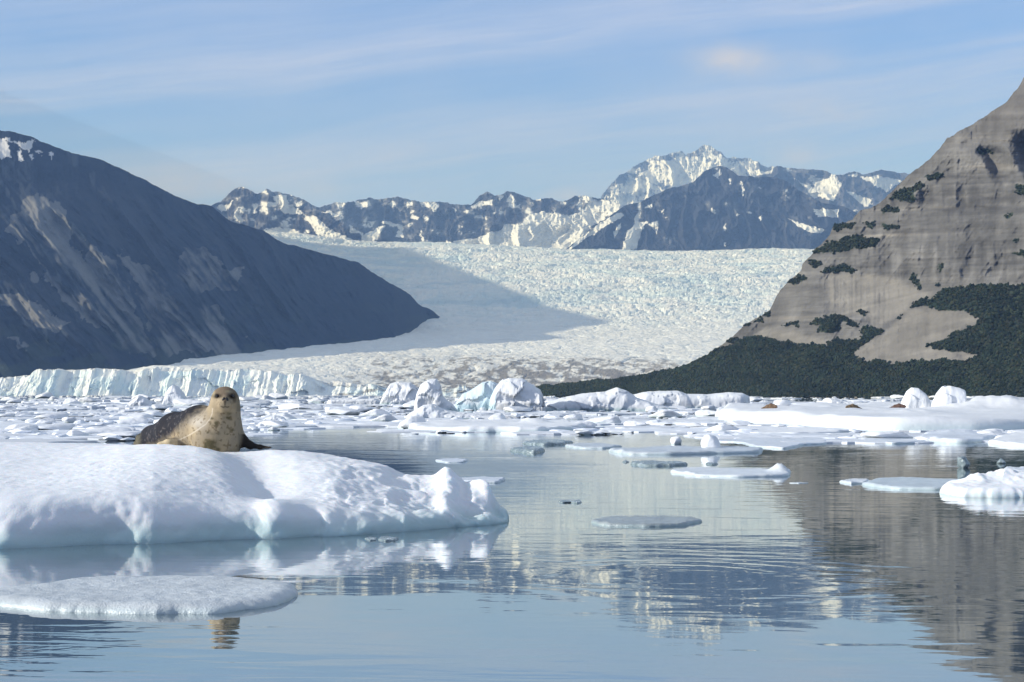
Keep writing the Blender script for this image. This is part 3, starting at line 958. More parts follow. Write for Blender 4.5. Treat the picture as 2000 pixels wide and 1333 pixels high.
def chunk_verts(seed, sub=4, nplanes=14, rough=.05, squash=(1, 1, 1), rnd=.25):
    """a broken block: the hull of random planes, edges melted round"""
    V, T = ICO[sub]
    r = np.random.default_rng(seed)
    n = r.normal(0, 1, (nplanes, 3)); n /= np.linalg.norm(n, axis=1)[:, None]
    d = .62 + .38 * r.random(nplanes)
    dots = np.maximum(V @ n.T, 1e-3) / d[None]
    p = 8 + 20 * (1 - rnd)
    rad = (np.sum(dots ** p, 1)) ** (-1 / p)
    rad = np.minimum(rad, 1.35)
    W = V * rad[:, None]
    if rough:
        W = W + V * (rough * fbm(W[:, 0] * 2.5 + seed, W[:, 1] * 2.5, W[:, 2] * 2.5, oct=4, seed=seed))[:, None]
    W = W * np.array(squash)
    lo, hi = W.min(0), W.max(0)
    return (W - (lo + hi) / 2) / (hi - lo).max() * 2, T


def fit_block(name, px0, px1, ytop, ywater, seed, label, cat='ice block', group=None, depth=1.0, base_z=0.0, D=None, mat=None, sub=5, rough=.05, nplanes=14, rnd=.3, cols=None, sink=.25, tone=SNOW):
    """a block between two columns, its top at one row and its foot at another"""
    if D is None:
        D = CAMH * F / (ywater - YH)
    w = (px1 - px0) / F * D
    zt = CAMH + (YH - ytop) / F * D
    V, T = chunk_verts(seed, sub, nplanes, rough, rnd=rnd)
    lo, hi = V.min(0), V.max(0)
    V = (V - lo) / (hi - lo)
    hgt = (zt - base_z) * (1 + sink)
    V = (V - np.array([.5, .5, 1.0])) * np.array([w, w * depth, hgt]) + np.array([0, 0, zt])
    c = wet_tint(V - np.array([0, 0, base_z]), tone, h=.12 * hgt, amount=.5 if base_z else .75) if cols is None else cols(V)
    me = mesh_from(name, V, T, mat or M_ice, c)
    return put(name, me, label, cat, None, group, loc=(((px0 + px1) / 2 - 1000) / F * D, D + w * depth * .5 * .8, 0))


def ridge_berg(name, sil, ywater, W, label, cat='iceberg', p=.6, amp=.06, seed=1, tone=SNOW, group=None, cols=None, fac=1.0, lean=0.0, mat=None, nt=90, frag=1.0):
    """a berg whose skyline runs over the given points; it has a real front, top and back"""
    D = CAMH * F / (ywater - YH)
    px = np.linspace(sil[0][0], sil[-1][0], 170)
    ys = lin(sil, px)
    H = CAMH + (YH - ys) / F * D
    H = np.maximum(H, .01 * H.max())
    x = (px - 1000) / F * D
    e = np.minimum(1, np.minimum(np.arange(170), np.arange(170)[::-1]) / 22.0)
    Wd = W * np.sqrt(1 - (1 - e) ** 2) + .01
    tt = np.linspace(-.25, math.pi + .2, 3000)
    cc, ss = np.cos(tt), np.sin(tt)
    qy, qz = -np.sign(cc) * np.abs(cc) ** p * W, np.sign(ss) * np.abs(ss) ** p * H.max()
    al = np.concatenate([[0], np.cumsum(np.hypot(np.diff(qy), np.diff(qz)))])
    th = np.interp(np.linspace(0, al[-1], nt), al, tt)[:, None]
    c, s = np.cos(th), np.sin(th)
    yl = -np.sign(c) * np.abs(c) ** p * Wd[None]
    z = np.sign(s) * np.abs(s) ** p * H[None]
    X = np.broadcast_to(x[None], z.shape) + 0 * z
    Y = yl + W + lean * z
    s0 = H.max()
    k = 1.0 / (s0 * .55 * frag)
    f1, f2, pl, cr = worley(X * k, Y * k, z * k, seed=seed)
    dd = fac * amp * 2.2 * s0 * (pl + .35 * (cr - .5)) + amp * .6 * s0 * fbm(X * k * 2.2, Y * k * 2.2, z * k * 2.2, oct=4, seed=seed)
    nx = 0 * c; ny = -c; nz = np.clip(s, 0, 1)
    Y = Y + ny * dd * 1.6
    z = z + nz * dd * .55
    X = X + dd * .25
    V = np.stack([X.ravel(), Y.ravel(), z.ravel()], 1)
    xm = V[:, 0].mean()
    V[:, 0] -= xm
    C = wet_tint(V, tone, h=.16 * s0, amount=.7, freq=2 / s0) if cols is None else cols(V, px=np.broadcast_to(px[None], z.shape).ravel())
    me = mesh_from(name, V, grid_quads(nt, 170), mat or M_ice, C)
    return put(name, me, label, cat, None, group, loc=(xm, D, 0))


def outline_resample(pts, M):
    p = np.asarray(pts, float)
    q = np.concatenate([p, p[:1]])
    L = np.concatenate([[0], np.cumsum(np.linalg.norm(np.diff(q, axis=0), axis=1))])
    s = np.linspace(0, L[-1], M, endpoint=False)
    o = np.stack([np.interp(s, L, q[:, 0]), np.interp(s, L, q[:, 1])], 1)
    w = max(3, M // 24) | 1
    ker = np.ones(w) / w
    pad = np.concatenate([o[-w:], o, o[:w]])
    return np.stack([np.convolve(pad[:, i], ker, 'same')[w:-w] for i in (0, 1)], 1)


def floe_verts(pts, top, wall, M=300, inner=30, nw=10, seed=1, edge_amp=.05, edge_freq=2.0, push=None, rim=1.0, under=.12):
    """a slab of ice: steep rounded side, then a top sheet to the middle"""
    o = outline_resample(pts, M)
    c0 = o.mean(0)
    ext = np.linalg.norm(o - c0, axis=1).max()
    o = o + (o - c0) / np.linalg.norm(o - c0, axis=1)[:, None] * (edge_amp * fbm(o[:, 0] * edge_freq, o[:, 1] * edge_freq, oct=4, seed=seed))[:, None]
    # inward target: a segment along the long axis
    d = o - c0
    u, sg, vt = np.linalg.svd(d, full_matrices=False)
    ax = vt[0]; half = max(0.0, np.abs(d @ ax).max() - np.abs(d @ vt[1]).max())
    tgt = c0 + np.clip(d @ ax, -half, half)[:, None] * ax[None]
    inn = tgt - o
    ln = np.linalg.norm(inn, axis=1)[:, None]
    rings = []
    wl = np.minimum(wall, .8 * ln)
    for q, zf in ((0.0, -1.0), (0.0, -.3)):
        xy = o + inn / ln * (wl * .02)
        rings.append((xy, np.full(M, -under * (1 if zf == -1 else .3)), 0.0))
    for j in range(nw):
        th = (j / (nw - 1)) * math.pi / 2
        ins = wl * (1 - math.cos(th))
        xy = o + inn / ln * ins
        rings.append((xy, None, math.sin(th) ** rim))
    for j in range(1, inner + 1):
        t = (j / inner) ** 1.25
        start = o + inn / ln * wl
        rings.append((start + (tgt - start) * t, None, 1.0))
    Vs = []
    for xy, z, f in rings:
        x, y = xy[:, 0], xy[:, 1]
        zz = z if z is not None else top(x, y) * f
        Vs.append(np.stack([x, y, zz], 1))
    V = np.array(Vs)
    if push is not None:
        V = push(V, inn / ln)
    return V.reshape(-1, 3), grid_quads(len(rings), M, wrap=True)


def flat_floe(name, ppts, h, label, cat='ice floe', seed=1, mat=None, tone=SNOW, group=None, M=220, bumps=.5, wall=None, wet=.7, edge=.06, humps=(), inner=22):
    """a low slab lying where its waterline shows in the picture of the water"""
    if name == 'ice_slab':
        h = h * .55
    pts = [water_pt(*p) for p in ppts]
    A = np.array(pts)
    c = A.mean(0)
    size = np.ptp(A, axis=0).max()
    fr = 6.0 / size

    def top(x, y):
        z = h * (1 + bumps * fbm(x * fr, y * fr, oct=4, seed=seed) + .4 * bumps * fbm(x * fr * 5, y * fr * 5, oct=3, seed=seed + 1))
        for hx, hy, hr, hh in humps:
            wx, wy = water_pt(hx, hy)
            R = hr / F * wy
            z = z + hh * np.exp(-(((x - wx) / R) ** 2 + ((y - wy) / (R * 1.3)) ** 2)) * (1 + .35 * fbm(x * 3 / R, y * 3 / R, oct=3, seed=seed + 2))
        return np.maximum(z, .15 * h)
    V, Q = floe_verts(pts, top, wall or h * 1.2, M=M, seed=seed, edge_amp=size * edge * .7, edge_freq=fr * 1.6, inner=inner)
    V[:, :2] -= c
    C = wet_tint(V, tone, h=h * .8, amount=wet, freq=fr)
    me = mesh_from(name, V, Q, mat or M_ice, C)
    return put(name, me, label, cat, None, group, loc=(c[0], c[1], 0))


# ---- the big floe that carries the seal
BF_W = [(-700, 1086), (0, 1066), (230, 1066), (420, 1056), (600, 1048), (720, 1045), (800, 1038), (900, 1030), (985, 1025), (1012, 1022)]
BF_L = [(-700, 985), (0, 958), (150, 962), (300, 966), (420, 982), (520, 990), (640, 990), (760, 998), (900, 1000), (980, 1004), (1012, 1012)]
BF_S = [(-700, 868), (0, 868), (200, 870), (300, 875), (420, 884), (470, 884), (530, 880), (580, 882), (640, 888), (700, 898), (740, 906), (790, 924), (850, 930), (870, 924), (910, 938), (955, 940), (966, 962), (985, 980), (1000, 988), (1012, 1012)]
BF_C = [(-700, 15.2), (200, 15.2), (300, 14.7), (420, 14.3), (640, 14.3), (760, 14.2), (870, 13.9), (970, 13.7), (1012, 13.5)]
BF_B = [(-700, 18), (0, 17.6), (300, 17.0), (500, 16.4), (700, 15.6), (850, 14.8), (960, 14.3), (1012, 13.75)]


def bf_top(x, y):
    u = 1000 + F * x / y
    Df = F / (lin(BF_W, u) - YH)
    Dl = Df + .30
    Dc = lin(BF_C, u)
    zl = CAMH - (lin(BF_L, u) - YH) / F * Dl
    zc = CAMH - (lin(BF_S, u) - YH) / F * Dc
    t = np.clip((y - Dl) / np.maximum(Dc - Dl, .15), 0, 1)
    z = zl + (zc - zl) * (t * .65 + .35 * sstep(0, 1, t))
    z = z - .035 * np.clip((y - Dc - .3) / 1.5, 0, 2) * sstep(500, 300, u) - .22 * np.clip((y - Dc) / 1.5, 0, 1) ** 1.5 * sstep(420, 560, u)
    # swell on the left that drops to a lower bench on the right
    ur = 432 + (14.4 - y) * 26
    fade = sstep(0, .25, t) * (1 - sstep(.86, 1.0, t))
    z = z + .075 * (1 - sstep(ur - 60, ur + 60, u)) * fade * sstep(60, 380, u) - .045 * np.exp(-((u - ur - 60) / 60) ** 2) * fade
    z = z + .05 * np.exp(-((u - 640) / 90) ** 2) * np.exp(-((t - .5) / .35) ** 2)
    z = z + .05 * np.exp(-(((u - 545) / 45) ** 2 + ((y - Dl) / .35) ** 2))
    z = z + .02 * fbm(x * 1.0, y * 0.8, oct=2, seed=301) * fade
    lum = sstep(560, 720, u)
    a = ridged(x * 2.6, y * 2.2, oct=3, seed=303)
    f1, f2, pl, cr = worley(x * 5.5, y * 5.0, np.zeros_like(x), seed=304)
    z = z + lum * (.045 * (a - .35) + .018 * (.5 - f1) + .018 * (cr - .5) + 0.020 * fbm(x * 6, y * 6, oct=4, seed=307) + .010 * ridged(x * 11, y * 11, oct=2, seed=308)) * (.55 + .45 * (1 - t)) * sstep(1012, 960, u)
    z = z + .03 * np.exp(-((u - 950) / 18) ** 2) + .03 * np.exp(-((u - 996) / 12) ** 2) - .03 * np.exp(-((u - 974) / 9) ** 2) + .035 * np.exp(-((u - 872) / 16) ** 2) - .03 * np.exp(-((u - 910) / 14) ** 2)
    z = z + .006 * fbm(x * 9, y * 9, oct=3, seed=305) + .003 * fbm(x * 30, y * 30, oct=2, seed=306)
    return np.maximum(z, .05)


def bf_push(V, inw):
    x, y, z = V[..., 0], V[..., 1], V[..., 2]
    u = 1000 + F * x / y
    front = 1 - sstep(.42, .95, y - F / (lin(BF_W, u) - YH))
    wgt = (1 - sstep(.26, .42, z)) * front
    k = .14 * np.exp(-((u - 40) / 90) ** 2) - .07 * np.exp(-((u - 210) / 70) ** 2) - .06 * np.exp(-((u - 390) / 70) ** 2) + .11 * np.exp(-((u - 545) / 42) ** 2) - .09 * np.exp(-((u - 612) / 28) ** 2)
    k = k + .06 * fbm(x * 2.2, z * 2.5, oct=3, seed=310) + .07 * (ridged(x * 2.6, z * 2.4, y * 2, oct=3, seed=311) - .4) * sstep(520, 700, u) + .05 * fbm(x * 5, z * 5, y * 5, oct=4, seed=313) * sstep(500, 680, u)
    k = k + .02 * fbm(x * 9, z * 9, y * 9, oct=3, seed=312) + .05 * sstep(.10, .0, z) * (1 - sstep(700, 900, u))
    V = V.copy()
    V[..., 1] = y - wgt * k
    V[..., 0] = x - wgt * .25 * k
    return V


def big_floe():
    us = np.concatenate([np.linspace(-700, -100, 8), np.linspace(-60, 1000, 60), [1012]])
    front = [((u - 1000) / F * (F / (w - YH)), F / (w - YH)) for u, w in zip(us, lin(BF_W, us))]
    ub = us[::-1][1:]
    back = [((u - 1000) / F * d, d) for u, d in zip(ub, lin(BF_B, ub))]
    V, Q = floe_verts(front + back, bf_top, .36, M=1500, inner=190, nw=34, seed=320, edge_amp=.03, edge_freq=2.5, push=bf_push, rim=.75)
    C = wet_tint(V, SNOW, h=.19, amount=.9, freq=2.2)
    c = V.mean(0); c[2] = 0
    me = mesh_from('ice_floe', V - c, Q, M_snowice, C)
    put('ice_floe', me, 'largest snow white ice floe, the one the big seal lies on', 'ice floe', loc=tuple(c))
    return BVHTree.FromPolygons([tuple(p) for p in V[::1]], [tuple(q) for q in Q])


FLOE = big_floe()

flat_floe('ice_floe', [(-60, 1172), (0, 1186), (120, 1196), (260, 1200), (420, 1200), (500, 1190), (560, 1178), (583, 1162), (570, 1148), (500, 1140), (400, 1136), (260, 1136), (140, 1140), (50, 1156), (-40, 1160)],
          .042, 'thin slab of grey wet slush ice floating in front of the big floe', seed=21, mat=M_slush, tone=np.array([.54, .57, .57]), bumps=.32, M=420, inner=50, wet=.35, wall=.10, edge=.035)


# ---- low clear or slushy slabs on the open water
for k_, (pp, h_, lab_, mat_, tone_) in enumerate([
    ([(1152, 1020), (1180, 1028), (1260, 1030), (1330, 1028), (1372, 1020), (1350, 1015), (1280, 1014), (1200, 1013)], .045, 'grey slush slab floating alone in the open water right of the big floe', M_slush, (.30, .34, .34)),
    ([(1308, 923), (1360, 931), (1450, 933), (1540, 931), (1546, 922), (1500, 919), (1400, 919), (1340, 918)], .06, 'long low white slab with a knob at its right end, in the mountain reflection', M_slush, (.68, .71, .72)),
    ([(1680, 948), (1740, 956), (1830, 958), (1900, 955), (1915, 946), (1860, 940), (1780, 937), (1710, 940)], .06, 'smooth grey lens shaped slab touching the snowy lump at the right edge', M_slush, (.50, .56, .58)),
    ([(1640, 942), (1660, 946), (1690, 945), (1700, 941), (1670, 939)], .05, 'small pale slab at the left tip of the lens shaped slab', M_slush, (.62, .65, .67)),
    ([(1000, 881), (1020, 885), (1045, 886), (1064, 882), (1050, 878), (1025, 877)], .11, 'dark grey clear ice lens below the two snowballs', M_clear, (.4, .45, .47)),
    ([(1230, 907), (1260, 911), (1310, 911), (1345, 908), (1310, 905), (1260, 904)], .07, 'dark clear ice sliver left of the long low slab', M_clear, (.4, .45, .47)),
    ([(1185, 882), (1220, 888), (1300, 889), (1390, 887), (1480, 885), (1490, 879), (1400, 878), (1280, 878)], .10, 'long grey slush slab stretching left below the egg shaped snowball', M_slush, (.52, .56, .58)),
    ([(1103, 872), (1130, 876), (1180, 877), (1215, 873), (1180, 870), (1130, 869)], .07, 'narrow grey slush strip above the long grey slab', M_slush, (.5, .54, .56)),
    ([(1020, 867), (1060, 870), (1100, 869), (1120, 866), (1080, 864), (1040, 864)], .09, 'dark edged ice strip just right of the reflected snowball', M_clear, (.4, .45, .47)),
    ([(712, 1053), (722, 1057), (735, 1056), (736, 1052), (722, 1051)], .018, 'smaller of two tiny clear ice bits beside the big floe', M_clear, (.4, .4, .4)),
    ([(738, 1055), (752, 1058), (772, 1057), (778, 1053), (760, 1051), (742, 1052)], .022, 'larger of two tiny clear ice bits beside the big floe', M_clear, (.4, .4, .4)),
    ([(1090, 981), (1098, 983), (1112, 982), (1128, 984), (1136, 982), (1134, 979), (1115, 980), (1098, 979)], .022, 'small dark clear ice bit alone in the pale water', M_clear, (.3, .33, .34)),
    ([(1217, 903), (1222, 905), (1228, 903), (1222, 901)], .04, 'tiny dark ice bit beside the clear sliver', M_clear, (.3, .33, .34)),
    ([(1378, 907), (1390, 909), (1402, 907), (1390, 906)], .04, 'short dark ice stick above the long low slab', M_clear, (.3, .33, .34)),
    ([(1540, 944), (1560, 945), (1580, 944), (1560, 943)], .012, 'faint thin ice film in the brown reflection', M_slush, (.45, .48, .5)),
    ([(848, 900), (870, 904), (905, 904), (915, 900), (890, 898)], .04, 'pale thin slab behind the right tip of the big floe', M_slush, (.6, .64, .68)),
    ([(880, 938), (920, 944), (975, 944), (985, 938), (940, 935)], .05, 'low grey slab half hidden behind the tip of the big floe', M_slush, (.6, .64, .68)),
    ([(1955, 922), (1980, 926), (2040, 927), (2040, 921), (1990, 919)], .10, 'grey slab strip cut off by the right edge above the snowy lump', M_slush, (.6, .64, .68)),
]):
    flat_floe('ice_slab', pp, h_, lab_, 'ice slab', seed=60 + k_, mat=mat_, tone=np.array(tone_), bumps=.45, edge=.04, wet=.4, M=160,
              humps=[(1522, 925, 16, .10)] if k_ == 1 else ())

flat_floe('snow_lump', [(1835, 965), (1870, 971), (1950, 973), (2060, 972), (2080, 960), (2000, 952), (1900, 954), (1850, 958)], .09, 'snowy pointed lump of ice cut off by the right edge', 'ice floe', seed=90, mat=M_snowice,
          humps=[(1955, 961, 34, .13), (1905, 962, 30, .09), (2010, 961, 40, .10)], wet=.55, M=260, bumps=.3)
fit_block('clear_ice_chunk', 1873, 1898, 892, 915, 95, 'small glinting clear ice chunk under the reflected white blocks', 'ice chunk', mat=M_clear, sub=4, cols=lambda V: np.zeros((len(V), 3)) + .4)
fit_block('clear_ice_chunk', 1948, 1966, 896, 906, 96, 'tiny glinting clear ice chunk right of the bigger clear chunk', 'ice chunk', mat=M_clear, sub=3, cols=lambda V: np.zeros((len(V), 3)) + .4)

# ---- snowballs and low floe in the middle distance
flat_floe('ice_floe', [(784, 836), (830, 843), (930, 845), (1040, 846), (1110, 843), (1140, 838), (1060, 832), (960, 830), (860, 829), (800, 830)], .17, 'low white floe carrying rounded snowballs in the middle of the water', seed=101,
          humps=[(1040, 838, 26, .14), (880, 836, 26, .06)], M=260, wet=.6)
fit_block('snowball', 780, 832, 812, 838, 102, 'large rounded white lump at the left end of the low floe', 'ice lump', rnd=.8, depth=1.0, rough=.04, nplanes=46)
fit_block('snowball', 950, 989, 807, 833, 103, 'rounded snowball, the bigger one in the middle of the low floe', 'ice lump', rnd=.8, rough=.03, nplanes=46)
fit_block('snowball', 1016, 1042, 816, 834, 104, 'small snowball right of the bigger one on the low floe', 'ice lump', rnd=.7, rough=.03, nplanes=46)
fit_block('snowball', 834, 846, 820, 836, 1041, 'small pointed white lump beside the large rounded lump', 'ice lump', rnd=.3, rough=.06, sub=4)
fit_block('snowball', 1370, 1408, 849, 881, 105, 'egg shaped white snowball standing alone in the water', 'ice lump', rnd=.9, rough=.03, nplanes=46)
fit_block('snowball', 1310, 1333, 853, 868, 106, 'small faint white lump left of the egg shaped snowball', 'ice lump', rnd=.7, rough=.04, nplanes=46)
fit_block('snowball', 1261, 1286, 793, 807, 107, 'small round white lump before the long low berg', 'ice lump', rnd=.8, rough=.04, nplanes=46)
fit_block('snowball', 1398, 1420, 795, 818, 108, 'upright white lump at the left end of the wide ice shelf', 'ice lump', rnd=.5, rough=.05)

# ---- bergs standing against the glacier and the far shore
def berg_blue(V, px):
    n = fbm(V[:, 0] * 1.2, V[:, 1] * 1.2, V[:, 2] * 1.2, oct=4, seed=111)
    c = np.zeros((len(V), 3)) + SNOW
    m = sstep(.0, .5, n + .6) * (px < 968) * .8
    c = c * (1 - m[:, None]) + np.array([.58, .72, .77]) * m[:, None]
    w = (1 - sstep(.1, .9, V[:, 2])) * (px < 968) * .6
    c = c * (1 - w[:, None]) + np.array([.36, .54, .60]) * w[:, None]
    d = np.exp(-((px - 1000) / 16.0) ** 2) * (1 - sstep(.5, 1.2, V[:, 2])) * sstep(-.05, .3, n + .1)
    return c * (1 - .8 * d[:, None]) + np.array([.30, .22, .17]) * (.8 * d[:, None])


ridge_berg('iceberg', [(884, 800), (890, 786), (905, 768), (925, 758), (940, 748), (958, 744), (975, 750)], 802, 1.8, 'blue tinted slanting half of the split iceberg left of its white twin', seed=113, amp=.05, cols=berg_blue, p=.55)
ridge_berg('iceberg', [(953, 800), (957, 778), (966, 758), (980, 743), (998, 740), (1020, 742), (1040, 752), (1055, 765), (1062, 782), (1068, 801)], 803, 1.7, 'tall blocky white iceberg with a brown stain at its foot', seed=117, amp=.075, cols=berg_blue, p=.45, fac=1.3)
ridge_berg('iceberg', [(1040, 801), (1060, 790), (1085, 783), (1110, 775), (1150, 768), (1185, 766), (1208, 757), (1225, 763), (1250, 778), (1290, 792), (1330, 801)], 802, 2.2, 'long wedge shaped pale iceberg right of the brown stained one', seed=121, amp=.05, p=.55)
ridge_berg('iceberg', [(1232, 800), (1240, 773), (1265, 766), (1300, 764), (1330, 764), (1345, 770), (1390, 771), (1430, 767), (1455, 768), (1470, 774), (1474, 800)], 799, 3.0, 'flat topped white iceberg against the dark forest shore', seed=125, amp=.04, p=.4)
ridge_berg('iceberg', [(806, 803), (812, 770), (820, 752), (834, 742), (850, 741), (858, 752), (864, 775), (880, 790), (892, 803)], 805, 1.3, 'small white upright iceberg left of the split iceberg', seed=129, amp=.08, p=.5)
ridge_berg('iceberg', [(738, 792), (748, 770), (760, 750), (775, 746), (800, 748), (815, 760), (822, 792)], 792, 2.4, 'rough pale iceberg in front of the dirty glacier edge', seed=131, amp=.08, p=.5)
ridge_berg('iceberg', [(312, 796), (320, 772), (326, 758), (334, 752), (342, 756), (352, 768), (360, 785), (366, 796)], 795, 1.3, 'white fin shaped iceberg standing behind the back of the seal', seed=133, amp=.05, p=.6)
ridge_berg('iceberg', [(240, 796), (255, 782), (268, 773), (280, 778), (292, 792), (300, 797)], 797, 1.0, 'low white iceberg left of the fin shaped one', seed=137, amp=.07)
ridge_berg('iceberg', [(778, 822), (800, 806), (824, 792), (842, 789), (862, 800), (890, 806), (960, 812), (985, 822)], 820, 1.5, 'low mound of white ice in front of the split iceberg', seed=139, amp=.06, p=.75)
ridge_berg('iceberg', [(634, 792), (640, 781), (690, 780), (730, 779), (742, 784), (746, 792)], 791, 1.6, 'low flat white floe before the dirty glacier edge', seed=141, amp=.04, p=.35)
ridge_berg('iceberg', [(508, 824), (520, 815), (534, 812), (548, 815), (556, 824)], 824, .6, 'low white wedge just right of the head of the seal', seed=143, amp=.06)

# ---- the wide snowy shelf at the right with seals and two white blocks
flat_floe('ice_shelf', [(1396, 818), (1450, 828), (1540, 832), (1600, 838), (1700, 843), (1800, 845), (1900, 843), (2060, 842), (2080, 815), (1950, 809), (1800, 805), (1650, 806), (1500, 808), (1420, 812)], .42, 'wide low white ice shelf at right carrying two white blocks', 'ice floe', seed=151, tone=SNOW * .93,
          humps=[(1960, 822, 70, .62), (1440, 817, 55, .22), (1560, 822, 60, .14), (1700, 822, 70, .10), (1850, 822, 70, .16), (1620, 816, 22, .14), (1500, 820, 18, .12), (1745, 818, 26, .14), (1920, 816, 24, .2), (1668, 826, 30, .10), (1480, 814, 60, .16), (1600, 813, 70, .18), (1720, 812, 70, .22), (1840, 812, 70, .24), (1560, 830, 40, .08), (1790, 834, 46, .10)], M=420, inner=60, bumps=.42, wet=.5, edge=.02, wall=.5)
DS = 70.0
ridge_berg('ice_block', [(1764, 799), (1770, 780), (1778, 764), (1787, 757), (1798, 758), (1810, 768), (1818, 780), (1824, 799)], 820.6, .48, 'left of two smooth white ice blocks, with a sloping right side', cat='ice block', seed=161, amp=.05, p=.5, frag=1.5)
ridge_berg('ice_block', [(1826, 808), (1830, 788), (1839, 768), (1849, 756), (1860, 753), (1878, 757), (1888, 762), (1891, 785), (1893, 808)], 822.0, .55, 'right of two smooth white ice blocks, broader and flat topped', cat='ice block', seed=164, amp=.05, p=.45, frag=1.5)
fit_block('ice_block', 1513, 1546, 781, 0, 166, 'small white cube of ice behind the brown seal at left', 'ice block', D=84, base_z=.45, depth=.8, rnd=.2, nplanes=11, rough=.03, sub=4)
ridge_berg('iceberg', [(1600, 799), (1618, 786), (1624, 778), (1634, 779), (1650, 784), (1680, 786), (1720, 790), (1760, 796)], 797, 2.0, 'low lumpy white ice ridge behind the shelf between the seals', seed=171, amp=.08)
ridge_berg('iceberg', [(1888, 800), (1900, 787), (1930, 784), (1960, 781), (2000, 779), (2060, 779), (2090, 795)], 800, 2.5, 'lilac white ridge of ice behind the right block at the edge', seed=173, amp=.06)

flat_floe('ice_floe', [(1398, 842), (1460, 848), (1560, 850), (1640, 848), (1660, 842), (1580, 838), (1450, 837)], .06, 'low grey white floe under the left part of the ice shelf', seed=181, wet=.6)
flat_floe('ice_floe', [(1420, 862), (1470, 872), (1530, 878), (1570, 870), (1640, 862), (1680, 852), (1600, 848), (1480, 850)], .035, 'flat pale floe notched by dark water right of the egg shaped snowball', seed=183, mat=M_slush, tone=np.array([.66, .69, .72]), wet=.5, edge=.08)
flat_floe('ice_floe', [(1790, 860), (1840, 866), (1900, 866), (1945, 858), (1900, 848), (1850, 845), (1810, 850)], .09, 'low rounded grey floe below the two white blocks', seed=185, mat=M_slush, tone=np.array([.66, .69, .72]), wet=.5, humps=[(1870, 856, 40, .10)])
flat_floe('ice_floe', [(1930, 866), (1970, 872), (2060, 874), (2070, 856), (1990, 852), (1950, 856)], .09, 'pale floe cut off by the right edge below the shelf', seed=187, wet=.5)
flat_floe('ice_floe', [(1680, 862), (1740, 868), (1800, 866), (1820, 858), (1760, 850), (1700, 852)], .035, 'thin slab of slush left of the rounded grey floe', seed=189, mat=M_slush, tone=np.array([.62, .66, .69]), wet=.5)

# ---- brash ice: variants, then every larger piece an object of its own
def brash_variants():
    out = []
    for i in range(10):
        kind = i % 3
        V, T = chunk_verts(400 + i, 4, 12 + 3 * (i % 4), .07, rnd=.35)
        lo, hi = V.min(0), V.max(0)
        V = (V - (lo + hi) / 2) / (hi - lo) * 2
        V[:, 2] = V[:, 2] * .5 + .32            # foot under water, top at about .82
        if kind == 0:                          # pancake with a lump on it
            V[:, 2] = np.minimum(V[:, 2], .30 + .10 * fbm(V[:, 0] * 3, V[:, 1] * 3, seed=i)) + .5 * np.exp(-((V[:, 0] - .25) ** 2 + (V[:, 1]) ** 2) / .10) * (V[:, 2] > .1)
        V = V + .05 * np.stack([fbm(V[:, 0] * 4, V[:, 1] * 4, V[:, 2] * 4, oct=3, seed=i * 3 + q) for q in range(3)], 1)
        out.append((V, T, kind))
    return out


BR = brash_variants()
BR_ME = []
for V_, T_, k_ in BR:
    BR_ME.append(mesh_from('brash_ice', V_, T_, M_ice, wet_tint(V_, SNOW * np.array([.97, .97, .98]), h=.35, amount=.6, freq=1.5)))


def brash_density(px, py):
    left = sstep(868, 846, py + 30 * sstep(200, 700, px)) * sstep(900, 760, px)
    mid = .45 * sstep(855, 835, py) * sstep(760, 900, px) * sstep(1420, 1380, px)
    right = .35 * sstep(1380, 1420, px) * sstep(876, 850, py)
    return np.maximum(np.maximum(left, mid), right)


def zone(px):
    return 'left' if px < 780 else ('middle' if px < 1395 else 'right')


LAB = {('left', 0): 'flat white brash ice floe with a lump, in the pack left of the bergs', ('left', 1): 'rounded white brash ice lump in the pack left of the bergs', ('left', 2): 'angular white brash ice lump in the pack left of the bergs',
       ('middle', 0): 'flat white brash ice floe in the water before the bergs', ('middle', 1): 'rounded white brash ice lump in the water before the bergs', ('middle', 2): 'angular white brash ice lump in the water before the bergs',
       ('right', 0): 'flat white brash ice floe among the slabs near the right shelf', ('right', 1): 'rounded white brash ice lump near the right shelf', ('right', 2): 'angular white brash ice lump near the right shelf'}


